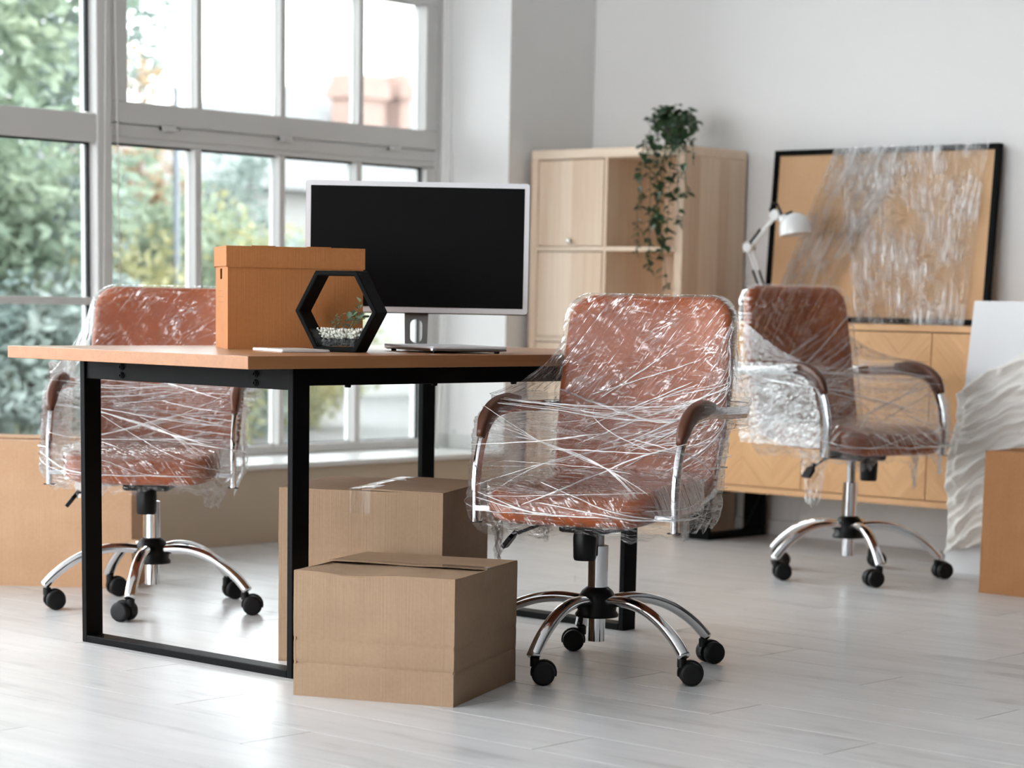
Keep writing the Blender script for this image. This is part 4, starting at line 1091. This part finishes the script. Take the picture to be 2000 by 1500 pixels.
def office_chair(label, loc, theta, dz, star, seed, wrap):
    rnd = random.Random(seed); ch = empty('office_chair', (loc[0], loc[1], 0), theta)
    def link(name, me, parent, **kw):
        o = bpy.data.objects.new(name, me); col.objects.link(o); o.parent = parent
        for k, v in kw.items(): setattr(o, k, v)
        return o
    link('hub', HUB, ch)
    MB().lathe([(.0005, .068), (.021, .068), (.021, .128)], 22).build('column_end', 'chrome', ch, auto=.6)
    MB().lathe([(.0245, .195), (.0245, .300 + min(dz, .01)), (.0175, .302 + min(dz, .01)), (.0005, .302 + min(dz, .01))], 22).build('column', 'chrome', ch, auto=.6)
    MB().lathe([(.0140, .295), (.0140, .350 + dz)], 16).build('gas_piston', 'brushed_metal', ch, auto=.6)
    for k in range(5):
        a = star - theta + k * 2 * PI / 5
        link('base_leg', BASE_LEG, ch, rotation_euler=(0, 0, a))
        sw = 2.30 - theta + rnd.uniform(-.5, .5) + (PI if k == 3 else 0)
        rr = .293
        c = link('caster', HOOD, ch); px, py = rr * math.cos(a), rr * math.sin(a)
        # the swivel axis stands at local x=.021 of the caster
        c.rotation_euler = (0, 0, sw); c.location = (px - .021 * math.cos(sw), py - .021 * math.sin(sw), .0275)
        link('stem', STEM, c)
        for s in (-1, 1): link('wheel', WHEEL, c, location=(0, .0185 * s, 0), rotation_euler=(0, 0, 0 if s < 0 else PI))
    Z = lambda z: z + dz
    MB().box((-.09, -.065, Z(.336)), (.10, .065, Z(.372))).build('tilt_mechanism', 'black_plastic', ch, bevel=.008)
    MB().lathe([(.0005, 0), (.025, 0), (.0275, .006), (.029, .055), (.026, .075), (.0005, .076)], 22, (.085, .0, Z(.272))).build('tension_knob', 'black_plastic', ch, auto=.6)
    lv = MB().tube([(.03, -.06, Z(.352)), (.035, -.14, Z(.345)), (.04, -.195, Z(.322))], .0045, 8).build('lever', 'chrome' if wrap == 'b' else 'black_plastic', ch, smooth=True)
    d = Vector((.03, -.62, -.78)).normalized(); e = Vector((1, .1, 0)).normalized(); o0 = Vector((.04, -.192, Z(.326)))
    pd = [o0 + d * a + e * b for a, b in ((0, -.006), (.014, -.009), (.022, -.017), (.055, -.019), (.057, .016), (.024, .017), (.014, .009), (0, .006))]
    MB().prism(pd, d.cross(e) * .011).build('paddle', 'black_plastic', lv, bevel=.002)
    # seat
    def seat_fn(s, q, t):
        x = s + .0175; z = .413 + t - .020 * max(0, (x - .12) / .11) ** 2 + .016 * max(0, (-.08 - x) / .12) ** 2 - .008 * (1 - (q / .21) ** 2) * (1 if t > 0 else 0)
        return (x, q, Z(z))
    pillow(MB(), dense(rrect(.2175, .213, .075, 8), .03), .078, .034, seat_fn, .004).build('seat', 'leather', ch, smooth=True)
    def back_fn(s, q, t):
        z = .645 + q; k = 1 + .06 * math.exp(-((z - .66) / .16) ** 2); y = s * k
        x = back_x(z) + t + .30 * y * y - .022
        return (x, y, Z(z))
    pillow(MB(), dense(rrect(.214, .252, .060, 8), .03), .046, .021, back_fn, .003).build('backrest', 'leather', ch, smooth=True)
    # seam piping round the backrest
    pc = [back_fn(p[0] * .965, p[1] * .975, .018) for p in dense(rrect(.214, .252, .060, 8), .025)]
    for s in (-1, 1):
        path = bez([(x, s * .253, Z(z)) for x, z in ARM], 4)
        MB().sweep(path, rrect(.0145, .0065, .003, 2), up=(0, s, 0) if False else (0, 1, 0)).build('arm_frame', 'chrome', ch, auto=.6)
        # the flat of the band faces sideways on the posts: swept with its wide side across the chair
        i0, i1 = 12, len(path) - 8
        pp = []
        for i in range(i0, i1):
            t = path[min(i + 1, len(path) - 1)] - path[max(i - 1, 0)]; t.normalize(); nrm = Vector((-t.z, 0, t.x));
            if nrm.z < 0: nrm = -nrm
            if nrm.x < 0 and i < i0 + 4: nrm = -nrm if nrm.z < .05 else nrm
            pp.append(path[i] + nrm * .013)
        nsc = len(pp); scl = [.55 + .45 * min(1, min(i, nsc - 1 - i) / 3) for i in range(nsc)]
        MB().sweep(pp, rrect(.021, .0135, .010, 4), up=(0, 1, 0), scales=scl).build('arm_pad', 'leather_shaded', ch, smooth=True)
        MB().box((.148, min(s * .185, s * .253), Z(.384)), (.176, max(s * .185, s * .253), Z(.396))).build('arm_bracket', 'chrome', ch)
        MB().box((.1555, min(s * .2385, s * .2675), Z(.355)), (.1705, max(s * .2385, s * .2675), Z(.3575))).build('end_cap', 'black_plastic', ch)
    MB().tube([(-.312, -.253, Z(.622)), (-.325, -.12, Z(.622)), (-.325, .12, Z(.622)), (-.312, .253, Z(.622))], .008, 8).build('arm_tie_bar', 'chrome', ch, smooth=True)
    # ---------------- stretch film
    c0 = (-.04, 0)
    def section(z):
        pts = []
        if z <= .47: pts += [(.232, -.17), (.232, .17), (.20, -.215), (.20, .215), (-.18, -.21), (-.18, .21)]
        if z <= .68: xf = arm_front(min(z - .012, .621)) + .013; pts += [(xf, -.275), (xf, .275)]
        xb = back_x(max(.40, min(z, .896))) - .058; bw = .222; pts += [(xb + .012, -bw), (xb + .012, bw), (xb, -.12), (xb, .12), (xb + .05, -bw - .008), (xb + .05, bw + .008)]
        if .58 < z < .66: pts += [(-.305, -.268), (-.305, .268)]
        return hull2(pts)
    secs = {}
    def sec(z):
        k = round(z * 400); 
        if k not in secs: secs[k] = section(k / 400)
        return secs[k]
    ZL, ZU = .372, .655
    def body(u, v):
        ang = u * 2 * PI + PI; z = ZL + (ZU - ZL) * v
        fr = max(0.0, math.cos(ang - 0.0)) ; 
        top = 1.0
        zz = z
        if v > .55: zz -= (v - .55) / .45 * (.030 * max(0, math.cos(ang)) ** 4 + .012 * nz(u * 14, seed))     # the upper edge sags between the arms
        r = ray_hull(sec(zz), c0, ang)
        if v < .12: r *= 1 - .10 * (1 - v / .12) ** 2; zz -= (1 - v / .12) * (.030 + .020 * nz(u * 22, seed * 3.3) + .016 * nz(u * 60, seed))
        drop = u * 34 - v * 5 + seed
        wr = abs(nz(drop, v * 3 + u * 9)) * .007 + abs(nz(u * 70 + v * 9, v * 5, seed)) * .004 + .003 * nz(u * 160, v * 22, seed)
        pull = .016 * max(0, math.sin(v * PI)) * (1 if abs(math.cos(ang)) > .5 else .5)
        r = r + .004 + wr - pull * (.5 + .5 * nz(u * 7, v * 2, seed))
        return (c0[0] + r * math.cos(ang), c0[1] + r * math.sin(ang), Z(zz))
    bw_ = MB().grid(body, 300, 56, closed_u=True).build('plastic_wrap', 'film_body', ch, smooth=True)
    tag(bw_, 'clear stretch film wound around the arms and seat')
    # backrest cover
    ct = dense(rrect(.214 + .004, .252 + .006, .064, 8), .012); nC = len(ct)
    def cover(u, v):
        i = u * nC; k = int(i) % nC; f = i - int(i); p = ct[k]; q = ct[(k + 1) % nC]; s_, q_ = p[0] + (q[0] - p[0]) * f, p[1] + (q[1] - p[1]) * f
        # v runs from the front middle over the rim to the back middle
        if v < .46: k_ = v / .46; t = .030
        elif v > .54: k_ = (1 - v) / .46; t = -.030
        else: k_ = 1.0; t = .030 * math.cos((v - .46) / .08 * PI)
        k_ = max(k_, .02)
        s2, q2 = s_ * k_, q_ * k_
        w = abs(nz(s2 * 26 + q2 * 20 + seed, q2 * 12 - s2 * 9)) * .009 + abs(nz(s2 * 70 - q2 * 30, q2 * 50 + seed)) * .004
        x, y, z = back_fn(s2, q2, t + (w if v < .5 else -w) + (.002 if v < .5 else -.002))
        return (x, y, z)
    def cover_uv(mb):
        # planar uv so that the creases run straight across the panel
        out = []
        for f in mb.f: out.append(tuple((mb.v[i][1] * 1.6 + .5, mb.v[i][2] * 1.6) for i in f))
        mb.uv = out; return mb
    cvw = cover_uv(MB().grid(cover, nC, 44, closed_u=True)).build('plastic_cover', 'film_back', ch, smooth=True)
    tag(cvw, 'clear film stretched over the backrest')
    gtop = {'a': {-1: .03, 1: .11}, 'b': {-1: .12, 1: .04}, 'c': {-1: .02, 1: -.02}}[wrap]
    # film pulled from the arms up to the sides of the backrest
    for s in (-1, 1):
        def gus(u, v):
            a = Vector((.06 - .36 * u, s * .268, Z(.655))); b = Vector(back_fn(s * .219, gtop[s] + .11 * (1 - u * .4), -.01 * u))
            p = a.lerp(b, v); wv = math.sin(PI * v)
            p += Vector((0, s * (-.014 * wv + .010 * abs(nz(u * 22 + seed, v * 3))), -.018 * wv * (1 - u) + .004 * nz(u * 40, v * 6)))
            return tuple(p)
        tag(MB().grid(gus, 60, 24).build('plastic_gusset', 'film_body', ch, smooth=True), 'film pulled from the arm to the backrest')
    # film drawn over the seat cushion
    cs = dense(rrect(.2175 + .004, .213 + .004, .078, 8), .012); nS = len(cs)
    def seat_cover(u, v):
        i = u * nS; k = int(i) % nS; f = i - int(i); p = cs[k]; q = cs[(k + 1) % nS]; k_ = max(.02, min(1, v / .8))
        s2, q2 = (p[0] + (q[0] - p[0]) * f) * k_, (p[1] + (q[1] - p[1]) * f) * k_
        w = abs(nz(s2 * 24 - q2 * 18 + seed, q2 * 11 + s2 * 9)) * .008 + abs(nz(s2 * 66 + q2 * 30, q2 * 44 + seed)) * .004
        t = .046 if v < .8 else .046 - (v - .8) / .2 * .075
        return seat_fn(s2, q2, t + w)
    sv = MB().grid(seat_cover, nS, 34, closed_u=True)
    sv.uv = [tuple((sv.v[i][1] * 1.6 + .5, (sv.v[i][0] - sv.v[i][2]) * 1.6 + .3) for i in f) for f in sv.f]
    tag(sv.build('plastic_seat_cover', 'film_back', ch, smooth=True), 'clear film over the seat cushion')
    for s in ({'a': (), 'b': (-1,), 'c': (-1,)}[wrap]):
        # many layers of film on one side panel below the arm
        def side(u, v):
            z = .385 + (.262 if wrap == 'c' else .30) * v; x1 = arm_front(min(z, .621)) if z < .621 else .03; x0 = -.30 + .06 * (1 - v) - (.03 if v > .85 else 0)
            x = x0 + (x1 - x0) * u
            o = .277 + .010 * abs(nz(u * 9 + v * 16 + seed, v * 7 - u * 4)) + .007 * abs(nz(u * 26 - v * 34, v * 20 + seed)) - .020 * math.sin(PI * u) * math.sin(PI * v)
            return (x, s * o, Z(z))
        tag(MB().grid(side, 90, 60).build('plastic_side_panel', 'film_silver', ch, smooth=True), 'shiny layered film under the arm')
    # bundled folds of film: slim crumpled ribbons
    fo = MB()
    def ribbon(pts, w, n=26):
        path = bez(pts, max(2, n // (len(pts) - 1))); m_ = len(path); w0 = rnd.uniform(0, 9); vs = []; w *= .62
        for i, p in enumerate(path):
            t = path[min(i + 1, m_ - 1)] - path[max(i - 1, 0)]; t.normalize()
            outw = Vector((p.x - c0[0], p.y - c0[1], 0)).normalized(); sd = t.cross(outw).normalized(); outw = sd.cross(t)
            e = max(0.0, math.sin(PI * i / (m_ - 1))) ** .3
            ww = w * (.55 + .75 * abs(nz(i * .3 + w0, 4.0))) * (.2 + .8 * e); j = outw * (.004 + .0012 * nz(i * .4 + w0, 2.0)) + sd * .0016 * nz(i * .3 + w0, 8.0)
            for k in range(5): an = PI * k / 4; vs.append(p + j - sd * ww * math.cos(an) + outw * ww * .8 * math.sin(an))
        fs = []; uvs = []
        for i in range(m_ - 1):
            for k in range(4):
                fs.append((i * 5 + k, i * 5 + k + 1, i * 5 + k + 6, i * 5 + k + 5)); u0, u1 = i / m_, (i + 1) / m_
                uvs.append(((u0 + w0, k * .1), (u0 + w0, k * .1 + .1), (u1 + w0, k * .1 + .1), (u1 + w0, k * .1)))
        if fo.uv is None: fo.uv = []
        fo.uv += uvs; fo.add(vs, fs)
    def on_body(ang, z, o=.008):
        r = ray_hull(sec(z), c0, ang) + o; return (c0[0] + r * math.cos(ang), c0[1] + r * math.sin(ang), Z(z))
    for i in range(34):                                   # around the body, slanting
        a0 = rnd.uniform(-PI, PI); da = rnd.uniform(.5, 1.5) * (1 if rnd.random() < .88 else -1); z0 = rnd.uniform(.40, .64); dzz = rnd.uniform(-.20, .03)
        ribbon([on_body(a0 + da * t, max(.39, min(.645, z0 + dzz * t))) for t in (0, .25, .5, .75, 1)], rnd.uniform(.0014, .0055) * (1.6 if rnd.random() < .2 else 1))
    for i in range(9):                                    # from arm to arm across the front
        za = rnd.uniform(.60, .65); zb_ = rnd.uniform(.60, .65); xo = rnd.uniform(-.05, .10)
        ribbon([(xo, -.27, Z(za)), (xo + .01, -.1, Z(za - .012)), (xo + .01, .1, Z(zb_ - .012)), (xo, .27, Z(zb_))], rnd.uniform(.001, .0035))
    for i in range(10):                                   # from an arm across the lap
        s = 1 if rnd.random() < .6 else -1; z1 = rnd.uniform(.45, .56)
        ribbon([(rnd.uniform(.05, .13), s * .262, Z(rnd.uniform(.55, .64))), (.12, s * .10, Z(.55)), (.17, -s * .08, Z(.50)), (.20, -s * rnd.uniform(.15, .24), Z(z1 - .06))], rnd.uniform(.0012, .004))
    for i in range(34):                                   # diagonals on the backrest
        s0 = rnd.uniform(-.20, .12); q0 = rnd.uniform(-.24, .02); L = rnd.uniform(.12, .34); sl = rnd.uniform(.15, .75) * (1 if wrap != 'b' else rnd.choice((-.2, .4)))
        ribbon([back_fn(max(-.21, min(.212, s0 + L * t)), max(-.24, min(.245, q0 + L * sl * t)), .033) for t in (0, .33, .66, 1)], rnd.uniform(.0012, .0048))
    if wrap == 'a':
        ribbon([back_fn(-.21, .02, .03), (-.15, -.06, Z(.63)), (-.05, .12, Z(.60)), (.06, .26, Z(.63))], .007, 36)
    if wrap == 'c':
        ribbon([back_fn(.214, .17, .032), back_fn(.08, .05, .033), back_fn(-.06, -.05, .034), back_fn(-.2, -.12, .036)], .007, 40)
        for i in range(7):
            ribbon([(-.24, -.272, Z(.52 + .02 * i)), (-.30, -.288, Z(.60 + .01 * i)), (-.345, -.300, Z(.655))], .004)
    tag(fo.build('film_folds', 'film_fold', ch, smooth=True), 'bundled folds of the film', kind='stuff')
    # loose tails hanging below the seat
    tails = {'a': [(.14, -.20, .10), (.10, -.10, .05), (-.05, .20, .05)], 'b': [(.10, .19, .07), (.16, -.12, .04), (.02, -.2, .06)], 'c': [(.05, -.205, .17), (.17, .12, .11), (.20, .20, .07), (.10, -.05, .06)]}[wrap]
    for x, y, L in tails:
        sd = rnd.uniform(0, 20); wdt = rnd.uniform(.05, .08)
        def tail(u, v):
            w = wdt * (1 - .55 * v) ; dd = Vector((-y, x, 0)).normalized()
            p = Vector((x, y, Z(.368) - L * v * (1 + .25 * nz(u * 9 + sd, 1)))) + dd * w * (u - .5) * 2
            p += Vector((x, y, 0)).normalized() * (.012 * nz(u * 8 + sd, v * 4) + .010 * abs(nz(u * 22 + sd, v * 6)))
            return tuple(p)
        MB().grid(tail, 26, 22).build('film_tail', 'film_body', ch, smooth=True)
    return tag(ch, label, 'chair', 'brown office chairs wrapped in film')
office_chair('film-wrapped brown office chair in front of the desk, nearest the viewer', (4.256, 3.537), 3.449, 0.0, math.radians(-169), 11, 'a')
office_chair('film-wrapped brown office chair behind the desk by the window', (4.143, 5.082), 3.853, .002, math.radians(3.5), 23, 'b')
office_chair('film-wrapped brown office chair at the right before the sideboard', (6.400, 4.245), 4.462, .050, math.radians(18), 37, 'c')
